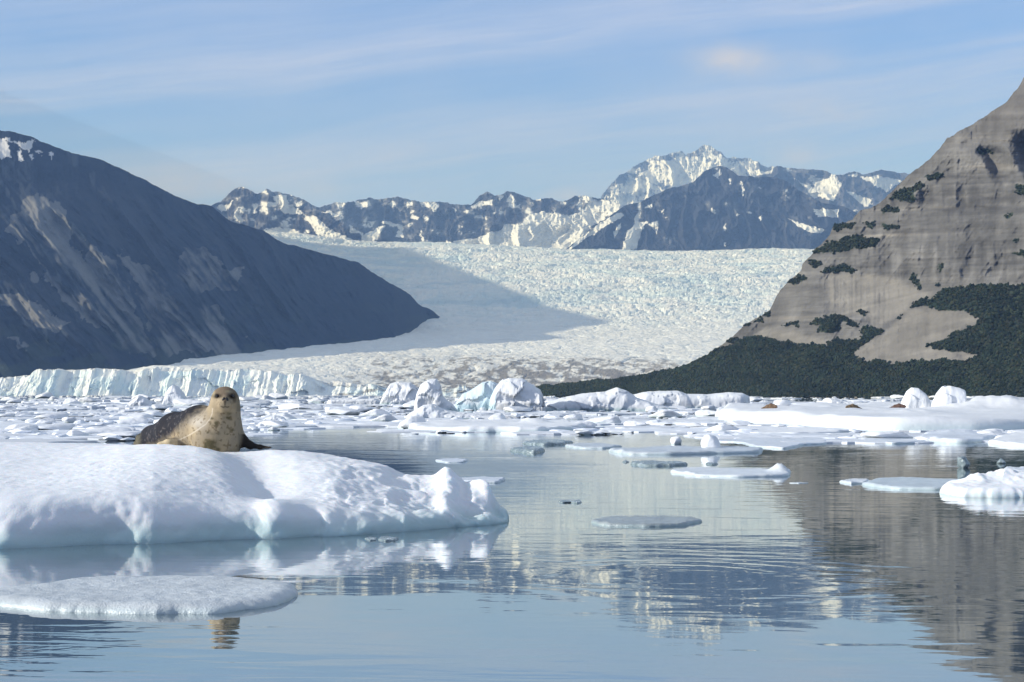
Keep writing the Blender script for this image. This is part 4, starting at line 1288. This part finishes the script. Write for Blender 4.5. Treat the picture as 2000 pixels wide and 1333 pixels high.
def brash():
    r = np.random.default_rng(77)
    count = 0
    tries = 0
    while count < 255 and tries < 6000:
        tries += 1
        px = r.uniform(-20, 2010); py = 779 + 86 * r.random() ** 1.35
        if r.random() > float(brash_density(np.array(px), np.array(py))):
            continue
        D = F / (py - YH)
        # about this wide and high in the photograph
        wpx = (14 + 46 * r.random() ** 2) * (.6 + (py - 778) / 55)
        i = int(r.integers(0, len(BR)))
        if BR[i][2] == 0 and r.random() < .45:
            i = (i + 1) % 9
        kind = BR[i][2]
        hpx = min(16, wpx * (.07 + .08 * r.random() if kind == 0 else .18 + .24 * r.random()))
        o = put('brash_ice', BR_ME[i], LAB[(zone(px), kind)], 'ice', None, 'loose brash ice pieces, ' + zone(px) + ' ' + ('flat', 'rounded', 'angular')[kind])
        sx = wpx / F * D / 2
        o.location = ((px - 1000) / F * D, D, 0)
        o.scale = (sx, sx * (.7 + .6 * r.random()), hpx / F * D / .8)
        o.rotation_euler = (0, 0, r.uniform(-.6, .6) + (math.pi if r.random() < .5 else 0))
        count += 1
    # the rest, too many and too small to count, reads as one pack
    Vs, Ts, Cs, off = [], [], [], 0
    small = []
    for i in range(6):
        V, T = ICO[2]
        rr = np.random.default_rng(500 + i)
        n = rr.normal(0, 1, (11, 3)); n /= np.linalg.norm(n, axis=1)[:, None]
        rad = 1 / np.max(np.maximum(V @ n.T, .05) / (.6 + .4 * rr.random(11))[None], 1)
        small.append((V * np.minimum(rad, 1.4)[:, None], T))
    for q in range(5200):
        px = r.uniform(-30, 2030); py = 775.2 + 88 * r.random() ** 2.3
        dens = float(brash_density(np.array(px), np.array(py)))
        if py < 790 and px < 1700:
            dens = max(dens, .8)
        if r.random() > dens:
            continue
        D = F / (py - YH)
        wpx = (6 + 22 * r.random() ** 2) * (.35 + (py - 774) / 45)
        hpx = wpx * (.10 + .22 * r.random() ** 2)
        hpx = min(hpx, 9)
        V, T = small[q % 6]
        a = r.random() * 6.28
        W = np.stack([V[:, 0] * math.cos(a) - V[:, 1] * math.sin(a), V[:, 0] * math.sin(a) + V[:, 1] * math.cos(a), V[:, 2] * .6 + .35], 1)
        sx = wpx / F * D / 2
        dy = min(sx * (1 + 1.5 * r.random()), D * .04)
        W = W * np.array([sx, max(dy, sx * .6), hpx / F * D]) + np.array([(px - 1000) / F * D, D, 0])
        g = .72 + .2 * r.random()
        Vs.append(W); Ts.append(T + off); off += len(W)
        Cs.append(np.zeros((len(W), 3)) + np.array([.93, .96, 1.0]) * g)
    for q in range(900):
        px = r.uniform(-60, 2030); py = 776.5 + 88 * r.random() ** 1.25
        if r.random() > 1.15 * float(brash_density(np.array(px), np.array(py))) - .05:
            continue
        D = F / (py - YH)
        wpx = (60 + 170 * r.random() ** 1.5) * (.3 + (py - 774) / 50)
        sx = wpx / F * D / 2
        sy = min(sx * .9, D * D / F * (1.5 + 3.5 * r.random()))
        nn, rr_ = 40, 5
        a = np.linspace(0, 2 * math.pi, nn, endpoint=False)
        rad = 1 + .75 * fbm(np.cos(a) * 2.2 + q * 7, np.sin(a) * 2.2, oct=4, seed=900, gain=.65)
        rings = []
        zt = (.02 + .03 * r.random()) * D / 45
        for fr_, zf in ((1.0, -.6), (1.0, .2), (.985, .8), (.95, 1.0), (.6, 1.1), (.25, 1.0)):
            x_, y_ = np.cos(a) * rad * fr_ * sx, np.sin(a) * rad * fr_ * sy
            rings.append(np.stack([x_, y_, zt * zf * (1 + .7 * fbm(x_ * 3 / sx + q, y_ * 3 / sy, oct=3, seed=901) * (zf > .5))], 1))
        W = np.concatenate(rings + [np.array([[0, 0, zt]])]) + np.array([(px - 1000) / F * D, D, 0])
        gq = grid_quads(len(rings), nn, wrap=True)
        T = np.concatenate([gq[:, [0, 1, 2]], gq[:, [0, 2, 3]], np.stack([(len(rings) - 1) * nn + np.arange(nn), (len(rings) - 1) * nn + (np.arange(nn) + 1) % nn, np.full(nn, len(rings) * nn)], 1)])
        Vs.append(W); Ts.append(T + off); off += len(W)
        Cs.append(np.zeros((len(W), 3)) + np.array([.94, .97, 1.0]) * (.62 + .22 * r.random()))
    me = mesh_from('brash_ice_field', np.concatenate(Vs), np.concatenate(Ts), M_ice, np.concatenate(Cs), smooth=False)
    put('brash_ice_field', me, 'far pack of small broken brash ice reading as one white mass', 'brash ice', 'stuff')


brash()


# ------------------------------------------------------------------ seals
def surface_nets(f, h, lo):
    nx, ny, nz = f.shape
    ins = f < 0
    acc = np.zeros((nx - 1, ny - 1, nz - 1, 3)); cnt = np.zeros((nx - 1, ny - 1, nz - 1))
    I, J, K = np.meshgrid(np.arange(nx - 1), np.arange(ny - 1), np.arange(nz - 1), indexing='ij')
    for ax in range(3):
        o = [a for a in range(3) if a != ax]
        for p in (0, 1):
            for q in (0, 1):
                s0 = [slice(0, n - 1) for n in (nx, ny, nz)]
                d0 = [0, 0, 0]
                d0[o[0]] = p; d0[o[1]] = q
                s0 = [slice(d0[i], d0[i] + (nx, ny, nz)[i] - 1) for i in range(3)]
                s1 = list(s0); s1[ax] = slice(1, (nx, ny, nz)[ax])
                a, b = f[tuple(s0)], f[tuple(s1)]
                cr = (a < 0) != (b < 0)
                t = np.where(cr, a / np.where(cr, a - b, 1), 0)
                for i in range(3):
                    acc[..., i] += np.where(cr, t if i == ax else d0[i], 0)
                cnt += cr
    act = cnt > 0
    ids = np.full(act.shape, -1, np.int64)
    ids[act] = np.arange(act.sum())
    V = np.stack([I, J, K], -1)[act] + acc[act] / cnt[act][:, None]
    quads = []
    for ax in range(3):
        o1, o2 = [(1, 2), (2, 0), (0, 1)][ax]
        s0 = [slice(1, n - 1) for n in (nx, ny, nz)]
        s0[ax] = slice(0, (nx, ny, nz)[ax] - 1)
        s1 = list(s0); s1[ax] = slice(1, (nx, ny, nz)[ax])
        a, b = ins[tuple(s0)], ins[tuple(s1)]
        for flip in (False, True):
            e = np.argwhere((a & ~b) if not flip else (~a & b))
            if len(e) == 0:
                continue
            for i in range(3):
                if i != ax:
                    e[:, i] += 1
            def cell(da, db):
                c = e.copy(); c[:, o1] -= da; c[:, o2] -= db
                return ids[c[:, 0], c[:, 1], c[:, 2]]
            qd = np.stack([cell(1, 1), cell(0, 1), cell(0, 0), cell(1, 0)], 1)
            quads.append(qd[:, ::-1] if flip else qd)
    return V * h + np.array(lo), np.concatenate(quads)


def cone_sdf(p, a, b, ra, rb, sq=None):
    a = np.array(a, float); b = np.array(b, float)
    ba = b - a
    pa = p - a
    t = np.clip((pa @ ba) / (ba @ ba + 1e-12), 0, 1)
    d = pa - t[..., None] * ba
    if sq is not None:
        d = d / np.array(sq)
        return (np.linalg.norm(d, axis=-1) - (ra + (rb - ra) * t)) * min(sq)
    return np.linalg.norm(d, axis=-1) - (ra + (rb - ra) * t)


def smin(a, b, k):
    h = np.clip(.5 + .5 * (b - a) / k, 0, 1)
    return b + (a - b) * h - k * h * (1 - h)


def ground(px, D):
    x = (px - 1000) / F * D
    hit = FLOE.ray_cast(Vector((x, D, 3)), Vector((0, 0, -1)))
    return hit[0].z


def main_seal():
    B = []   # (a, b, ra, rb, blend, squash)
    def pt(px, py, D):
        return P(px, py, D)
    tail, rear, mid, sho, chest, low = pt(276, 864, 15.75), pt(300, 858, 15.45), pt(343, 845, 15.05), pt(392, 836, 14.75), pt(424, 846, 14.58), pt(424, 868, 14.6)
    neck, thr, skull = pt(438, 804, 14.52), pt(433, 826, 14.56), pt(439.5, 782, 14.46)
    B.append((tail, rear, .055, .115, .04, None))
    B.append((rear, mid, .115, .165, .06, None))
    B.append((mid, sho, .165, .185, .06, None))
    B.append((sho, chest, .185, .188, .06, None))
    B.append((chest, low, .188, .200, .06, None))
    B.append((chest, thr, .186, .150, .07, None))
    B.append((thr, neck, .148, .120, .06, None))
    B.append((neck, skull, .122, .116, .05, None))
    # face
    B.append((pt(440, 787, 14.37), pt(440, 787.5, 14.34), .068, .060, .05, None))
    B.append((pt(434.8, 788.5, 14.315), pt(434.0, 790, 14.33), .033, .032, .025, None))
    B.append((pt(446.4, 788.5, 14.315), pt(447.2, 790, 14.33), .033, .032, .025, None))
    B.append((pt(440.2, 780.5, 14.33), pt(440.2, 783.5, 14.295), .024, .022, .022, None))
    B.append((pt(440.3, 797, 14.37), pt(440.3, 795, 14.34), .040, .034, .030, None))
    B.append((pt(430, 775, 14.43), pt(449, 775, 14.43), .040, .040, .05, None))
    B.append((pt(429, 790, 14.45), pt(430, 800, 14.47), .062, .070, .05, None))
    B.append((pt(452, 790, 14.45), pt(451, 800, 14.47), .058, .066, .05, None))
    # hind flippers, raised a little
    B.append((pt(283, 862, 15.6), pt(272, 856, 15.8), .045, .030, .03, None))
    B.append((pt(272, 856, 15.8), pt(273, 850, 15.9), .030, .016, .02, None))
    B.append((pt(276, 866, 15.7), pt(264, 866, 15.85), .035, .018, .02, None))
    # fore flippers
    fl = [(pt(462, 846, 14.62), .060), (pt(474, 862, 14.62), .046), (pt(489, 870, 14.58), .030), (pt(508, 873.5, 14.5), .017), (pt(529, 874.5, 14.45), .009)]
    for (a, ra), (b, rb) in zip(fl, fl[1:]):
        B.append((a, b, ra, rb, .03, None))
    fl2 = [(pt(352, 864, 14.72), .055), (pt(330, 868, 14.66), .045), (pt(314, 871, 14.64), .030), (pt(304, 873.5, 14.64), .016)]
    for (a, ra), (b, rb) in zip(fl2, fl2[1:]):
        B.append((a, b, ra, rb, .018, None))
    allp = np.array([q for b in B for q in (b[0], b[1])])
    lo = allp.min(0) - .24; hi = allp.max(0) + .24
    h = .0075
    n = np.ceil((hi - lo) / h).astype(int)
    gx, gy, gz = [lo[i] + h * np.arange(n[i]) for i in range(3)]
    f = np.full(tuple(n), 1.0)
    for a, b, ra, rb, k, sq in B:
        m = max(ra, rb) + .16
        l, u = np.minimum(a, b) - m, np.maximum(a, b) + m
        sl = []
        for i in range(3):
            g = (gx, gy, gz)[i]
            sl.append(slice(max(0, np.searchsorted(g, l[i])), np.searchsorted(g, u[i])))
        p = np.stack(np.meshgrid(gx[sl[0]], gy[sl[1]], gz[sl[2]], indexing='ij'), -1)
        d = cone_sdf(p, a, b, ra, rb, sq)
        f[tuple(sl)] = smin(f[tuple(sl)], d, k)
    # eye sockets and nostril pits
    pits = [(pt(424.4, 774.2, 14.350), .020), (pt(453.6, 774.2, 14.352), .020)]
    for c, r_ in pits:
        l, u = c - r_ - .05, c + r_ + .05
        sl = [slice(max(0, np.searchsorted((gx, gy, gz)[i], l[i])), np.searchsorted((gx, gy, gz)[i], u[i])) for i in range(3)]
        p = np.stack(np.meshgrid(gx[sl[0]], gy[sl[1]], gz[sl[2]], indexing='ij'), -1)
        d = r_ - np.linalg.norm(p - c, axis=-1)
        f[tuple(sl)] = -smin(-f[tuple(sl)], -d, .012)
    # the body settles on the snow
    GX, GY = np.meshgrid(gx, gy, indexing='ij')
    zb = np.full(GX.shape, .0)
    for i in range(0, GX.shape[0], 6):
        for j in range(0, GX.shape[1], 6):
            hit = FLOE.ray_cast(Vector((GX[i, j], GY[i, j], 3)), Vector((0, 0, -1)))
            zb[i:i + 6, j:j + 6] = hit[0].z if hit[0] is not None else .3
    f = np.maximum(f, (zb - .03)[:, :, None] - gz[None, None, :])
    V, Q = surface_nets(f, h, lo)
    # a light smoothing pass
    for _ in range(2):
        s = np.zeros_like(V); c = np.zeros(len(V))
        for a in range(4):
            b = (a + 1) % 4
            np.add.at(s, Q[:, a], V[Q[:, b]]); np.add.at(c, Q[:, a], 1)
            np.add.at(s, Q[:, b], V[Q[:, a]]); np.add.at(c, Q[:, b], 1)
        V = V * .5 + .5 * s / c[:, None]
    # ---- coat: dark mottled back, cream belly with brown blotches
    px = 1000 + F * V[:, 0] / V[:, 1]; py = YH - F * (V[:, 2] - CAMH) / V[:, 1]
    zx, zy = (px - 200) * 5, (py - 720) * 5          # the enlarged close-up's rows and columns
    n1 = fbm(V[:, 0] * 14, V[:, 1] * 14, V[:, 2] * 14, oct=4, seed=701)
    n2 = fbm(V[:, 0] * 34, V[:, 1] * 34, V[:, 2] * 34, oct=3, seed=702)
    belly = np.array([.36, .285, .18]); grey = np.array([.23, .20, .155])
    back = np.array([.020, .020, .025])
    c = np.zeros((len(V), 3)) + belly
    c = c * (1 + .12 * n1)[:, None]
    wash = sstep(-.1, .4, fbm(V[:, 0] * 6, V[:, 1] * 6, V[:, 2] * 6, oct=3, seed=703)) * .55
    c = c * (1 - wash[:, None]) + grey * wash[:, None]
    # boundary of the dark saddle runs from the nape down to the hind flipper
    bz = np.interp(zx, [300, 420, 520, 620, 760, 880, 960, 1010, 1060], [800, 760, 715, 665, 560, 455, 395, 340, 200])
    dark = sstep(70, -70, zy - bz + 60 * n1 + 45 * n2)
    dark = np.where(V[:, 1] > 14.70, np.maximum(dark, sstep(60, -40, zy - bz + 50 * n1)), dark) * (zx < 1075)
    dark = np.maximum(dark, sstep(14.62, 14.8, V[:, 1]) * (zy < 560) * (zx > 1000) * .7)
    c = c * (1 - dark[:, None]) + back * dark[:, None]
    fleck = sstep(.30, .48, fbm(V[:, 0] * 45, V[:, 1] * 30, V[:, 2] * 45, oct=2, seed=704)) * dark * .30
    c = c * (1 - fleck[:, None]) + np.array([.22, .20, .19]) * fleck[:, None]
    mott = sstep(.16, .40, n2 + .3 * n1) * sstep(150, 20, np.abs(zy - bz)) * (zx < 1060) * .7
    c = c * (1 - mott[:, None]) + np.array([.075, .055, .048]) * mott[:, None]
    pale = np.exp(-(((zx - 940) / 75) ** 2 + ((zy - 525) / 60) ** 2)) * .6
    c = c * (1 - pale[:, None]) + np.array([.55, .50, .42]) * pale[:, None]
    # blotches
    for bx, by, rx, ry, s_ in [(1232, 482, 26, 16, .8), (1115, 540, 16, 34, .7), (1050, 540, 15, 18, .6), (1070, 485, 22, 12, .5), (1035, 628, 14, 9, .8), (1060, 745, 60, 42, .85), (1015, 775, 18, 14, .7), (1130, 790, 26, 14, .7), (1195, 748, 14, 8, .6),
                               (1270, 600, 22, 9, .5), (1230, 640, 14, 7, .5), (865, 748, 8, 6, .7), (1090, 640, 30, 16, .25), (1140, 640, 14, 10, .35), (1020, 700, 14, 8, .4), (940, 640, 26, 8, .3), (1240, 440, 26, 18, .35), (1095, 800, 20, 8, .5), (740, 625, 14, 8, .6), (900, 610, 10, 8, .3)]:
        g = np.exp(-(((zx - bx + 18 * n2) / rx) ** 2 + ((zy - by + 14 * n1) / ry) ** 2)) * s_ * (.55 + .9 * sstep(-.3, .3, n2)) * (V[:, 1] < 14.75)
        g = np.clip(g * 1.7, 0, .95)
        c = c * (1 - g[:, None]) + np.array([.095, .080, .042]) * g[:, None]
    fine = sstep(.30, .46, fbm(V[:, 0] * 40, V[:, 1] * 40, V[:, 2] * 40, oct=2, seed=705)) * (zy > 430) * (dark < .3) * .7
    c = c * (1 - fine[:, None]) + np.array([.15, .11, .06]) * fine[:, None]
    # head: brown cap, tan muzzle, dark eye patches
    cap = np.maximum(sstep(300, 225, zy + 22 * n1), sstep(60, 25, np.abs(zx - 1200)) * sstep(310, 270, zy)) * .95 * (zx > 1030) * (zy < 420)
    c = c * (1 - .8 * cap[:, None]) + np.array([.145, .105, .075]) * (.8 * cap[:, None])
    side = np.clip(sstep(1285, 1325, zx) * (zy < 420) * .6, 0, 1)  # right of the head darker: its shade painted into the coat
    c = c * (1 - side[:, None]) + np.array([.13, .115, .085]) * side[:, None]
    face = (zx > 1075) & (zx < 1310) & (zy > 255) & (zy < 395)
    fm = face * .35
    c = c * (1 - fm[:, None]) + np.array([.30, .235, .155]) * fm[:, None]
    for ex, ey, rx, ry, a_ in [(1122, 268, 50, 26, .97), (1268, 272, 42, 30, .97), (1290, 308, 20, 30, .65)]:
        g = np.exp(-(((zx - ex) / rx) ** 2 + ((zy - ey) / ry) ** 2) ** 2) * a_ * (V[:, 1] < 14.46)
        c = c * (1 - g[:, None]) + np.array([.022, .016, .012]) * g[:, None]
    for ex, ey, rx, ry, a_ in [(1200, 304, 40, 22, .55), (1196, 322, 14, 20, .6)]:
        g = np.exp(-(((zx - ex) / rx) ** 2 + ((zy - ey) / ry) ** 2)) * a_ * (V[:, 1] < 14.45)
        c = c * (1 - g[:, None]) + np.array([.05, .035, .026]) * g[:, None]
    for ex, ey, rx, ry, a_ in [(1085, 240, 14, 34, .6), (1235, 225, 34, 14, .55), (1200, 288, 40, 8, .3)]:   # pale brow marks
        g = np.exp(-(((zx - ex) / rx) ** 2 + ((zy - ey) / ry) ** 2)) * a_
        c = c * (1 - g[:, None]) + np.array([.42, .36, .22]) * g[:, None]
    def line(pts_, w_, col, a_):
        nonlocal c
        d = np.full(len(V), 1e9)
        for (x0, y0), (x1, y1) in zip(pts_, pts_[1:]):
            t = np.clip(((zx - x0) * (x1 - x0) + (zy - y0) * (y1 - y0)) / ((x1 - x0) ** 2 + (y1 - y0) ** 2), 0, 1)
            d = np.minimum(d, np.hypot(zx - x0 - t * (x1 - x0), zy - y0 - t * (y1 - y0)))
        g = np.exp(-(d / w_) ** 2) * a_ * (V[:, 1] < 14.75)
        c = c * (1 - g[:, None]) + np.array(col) * g[:, None]
    line([(1198, 325), (1198, 358)], 7, (.03, .022, .016), .9)
    line([(1160, 372), (1180, 380), (1200, 374), (1222, 380), (1235, 374)], 6, (.045, .033, .022), .85)
    line([(1075, 390), (1072, 440), (1050, 495), (1010, 545), (930, 600), (860, 645), (760, 695), (690, 712)], 4.5, (.70, .62, .50), .55)
    for wx, wy in [(1118, 310), (1130, 330), (1122, 345), (1145, 352), (1150, 335), (1255, 330), (1262, 345), (1275, 335)]:
        g = np.exp(-(((zx - wx) / 6) ** 2 + ((zy - wy) / 6) ** 2)) * .6 * (V[:, 1] < 14.5)
        c = c * (1 - g[:, None]) + np.array([.07, .05, .03]) * g[:, None]
    # limbs
    rf = sstep(1325, 1375, zx + 20 * n1) * (zy > 640)
    c = c * (1 - rf[:, None]) + np.array([.030, .026, .022]) * rf[:, None]
    lf = (zx > 500) & (zx < 735) & (zy > 692) & (V[:, 1] < 14.72)
    lfm = lf * .85
    c = c * (1 - lfm[:, None]) + (np.array([.62, .50, .31]) * (1 + .3 * n2)[:, None]) * lfm[:, None]
    hf = sstep(395, 340, zx) * .35
    c = c * (1 - hf[:, None]) + np.array([.22, .20, .11]) * hf[:, None]
    root = np.array([(424 - 1000) / F * 14.6, 14.6, ground(424, 14.6)])
    me = mesh_from('body', V - root, Q, M_fur, np.clip(c, .01, 1))
    e = put('seal', None, 'spotted harbour seal with cream chest lying on the big floe, head raised', 'seal', loc=tuple(root))
    body = put('body', me, parent=e)
    # eyes and nostrils sit on the surface where the head is met
    tree = BVHTree.FromPolygons([tuple(p) for p in V], [tuple(q) for q in Q])
    def hitpt(px_, py_):
        d = Vector(((px_ - 1000) / F, 1, (YH - py_) / F)).normalized()
        return np.array(tree.ray_cast(Vector((0, 0, CAMH)), d)[0][:])
    sv, st = ICO[4]
    for ex, ey in ((1122, 269), (1268, 269)):
        q = hitpt(200 + ex / 5, 720 + ey / 5)
        put('eye', mesh_from('eye', sv * .0165, st, M_eye), parent=e, loc=tuple(q - root + np.array([0, .007, 0])))
    for ex, ey, sl in ((1184, 301, .5), (1215, 301, -.5)):
        q = hitpt(200 + ex / 5, 720 + ey / 5)
        nv = sv * np.array([.0125, .007, .0185])
        a = sl
        nv = np.stack([nv[:, 0] * math.cos(a) + nv[:, 2] * math.sin(a), nv[:, 1], -nv[:, 0] * math.sin(a) + nv[:, 2] * math.cos(a)], 1)
        put('nostril', mesh_from('nostril', nv, st, M_nostril), parent=e, loc=tuple(q - root + np.array([0, .001, 0])))
    return e


main_seal()


def resting_seals():
    """one lying seal, nose to the viewer, copied to the others on the far shelf"""
    B = [((0, .75, .10), (0, .45, .15), .06, .13), ((0, .45, .15), (0, .05, .18), .13, .18), ((0, .05, .18), (-.02, -.25, .17), .18, .14), ((-.02, -.25, .17), (-.05, -.45, .18), .12, .095), ((-.05, -.45, .18), (-.06, -.56, .16), .07, .05),
         ((.12, -.1, .08), (.26, -.2, .03), .05, .02), ((-.12, -.1, .08), (-.26, -.22, .03), .05, .02), ((0, .75, .10), (.06, .95, .08), .05, .03), ((0, .75, .10), (-.06, .95, .08), .05, .03)]
    h = .018
    g = [np.arange(-.45, .45, h), np.arange(-.75, 1.1, h), np.arange(-.08, .48, h)]
    p = np.stack(np.meshgrid(*g, indexing='ij'), -1)
    f = np.full(p.shape[:3], 1.0)
    for a, b, ra, rb in B:
        f = smin(f, cone_sdf(p, a, b, ra, rb), .05)
    V, Q = surface_nets(f, h, [q[0] for q in g])
    out = []
    for i, (px, py, D, yaw, s, tone, lab) in enumerate([(1507, 803, 66, .9, .95, (.17, .115, .075), 'dark brown resting seal beside the small white cube of ice'),
                                                         (1664, 803, 66, -1.2, .95, (.22, .16, .10), 'tan brown resting seal in the middle of the ice shelf'),
                                                         (1757, 797, 68.5, 1.3, .9, (.16, .10, .08), 'reddish brown seal half hidden at the left foot of the white block')]):
        n = fbm(V[:, 0] * 9, V[:, 1] * 9, V[:, 2] * 9, oct=3, seed=800 + i)
        c = .75 * np.array(tone) * (1 + .7 * n)[:, None]
        up = sstep(.22, .30, V[:, 2])
        c = c * (1 - .0 * up[:, None])
        x = (px - 1000) / F * D
        o = put('seal', mesh_from('seal', V * s * np.array([.48, .48, .72]), Q, M_fur, c), lab, 'seal')
        o.rotation_euler = (0, 0, yaw)
        z = SHELF(x, D)
        o.location = (x, D, z - .03)
    return out


def SHELF(x, y):
    S.view_layers[0].update()
    o = bpy.data.objects['ice_shelf']
    hit = o.ray_cast(Vector((x - o.location.x, y - o.location.y, 5)), Vector((0, 0, -1)))
    return hit[1].z if hit[0] else .3


resting_seals()
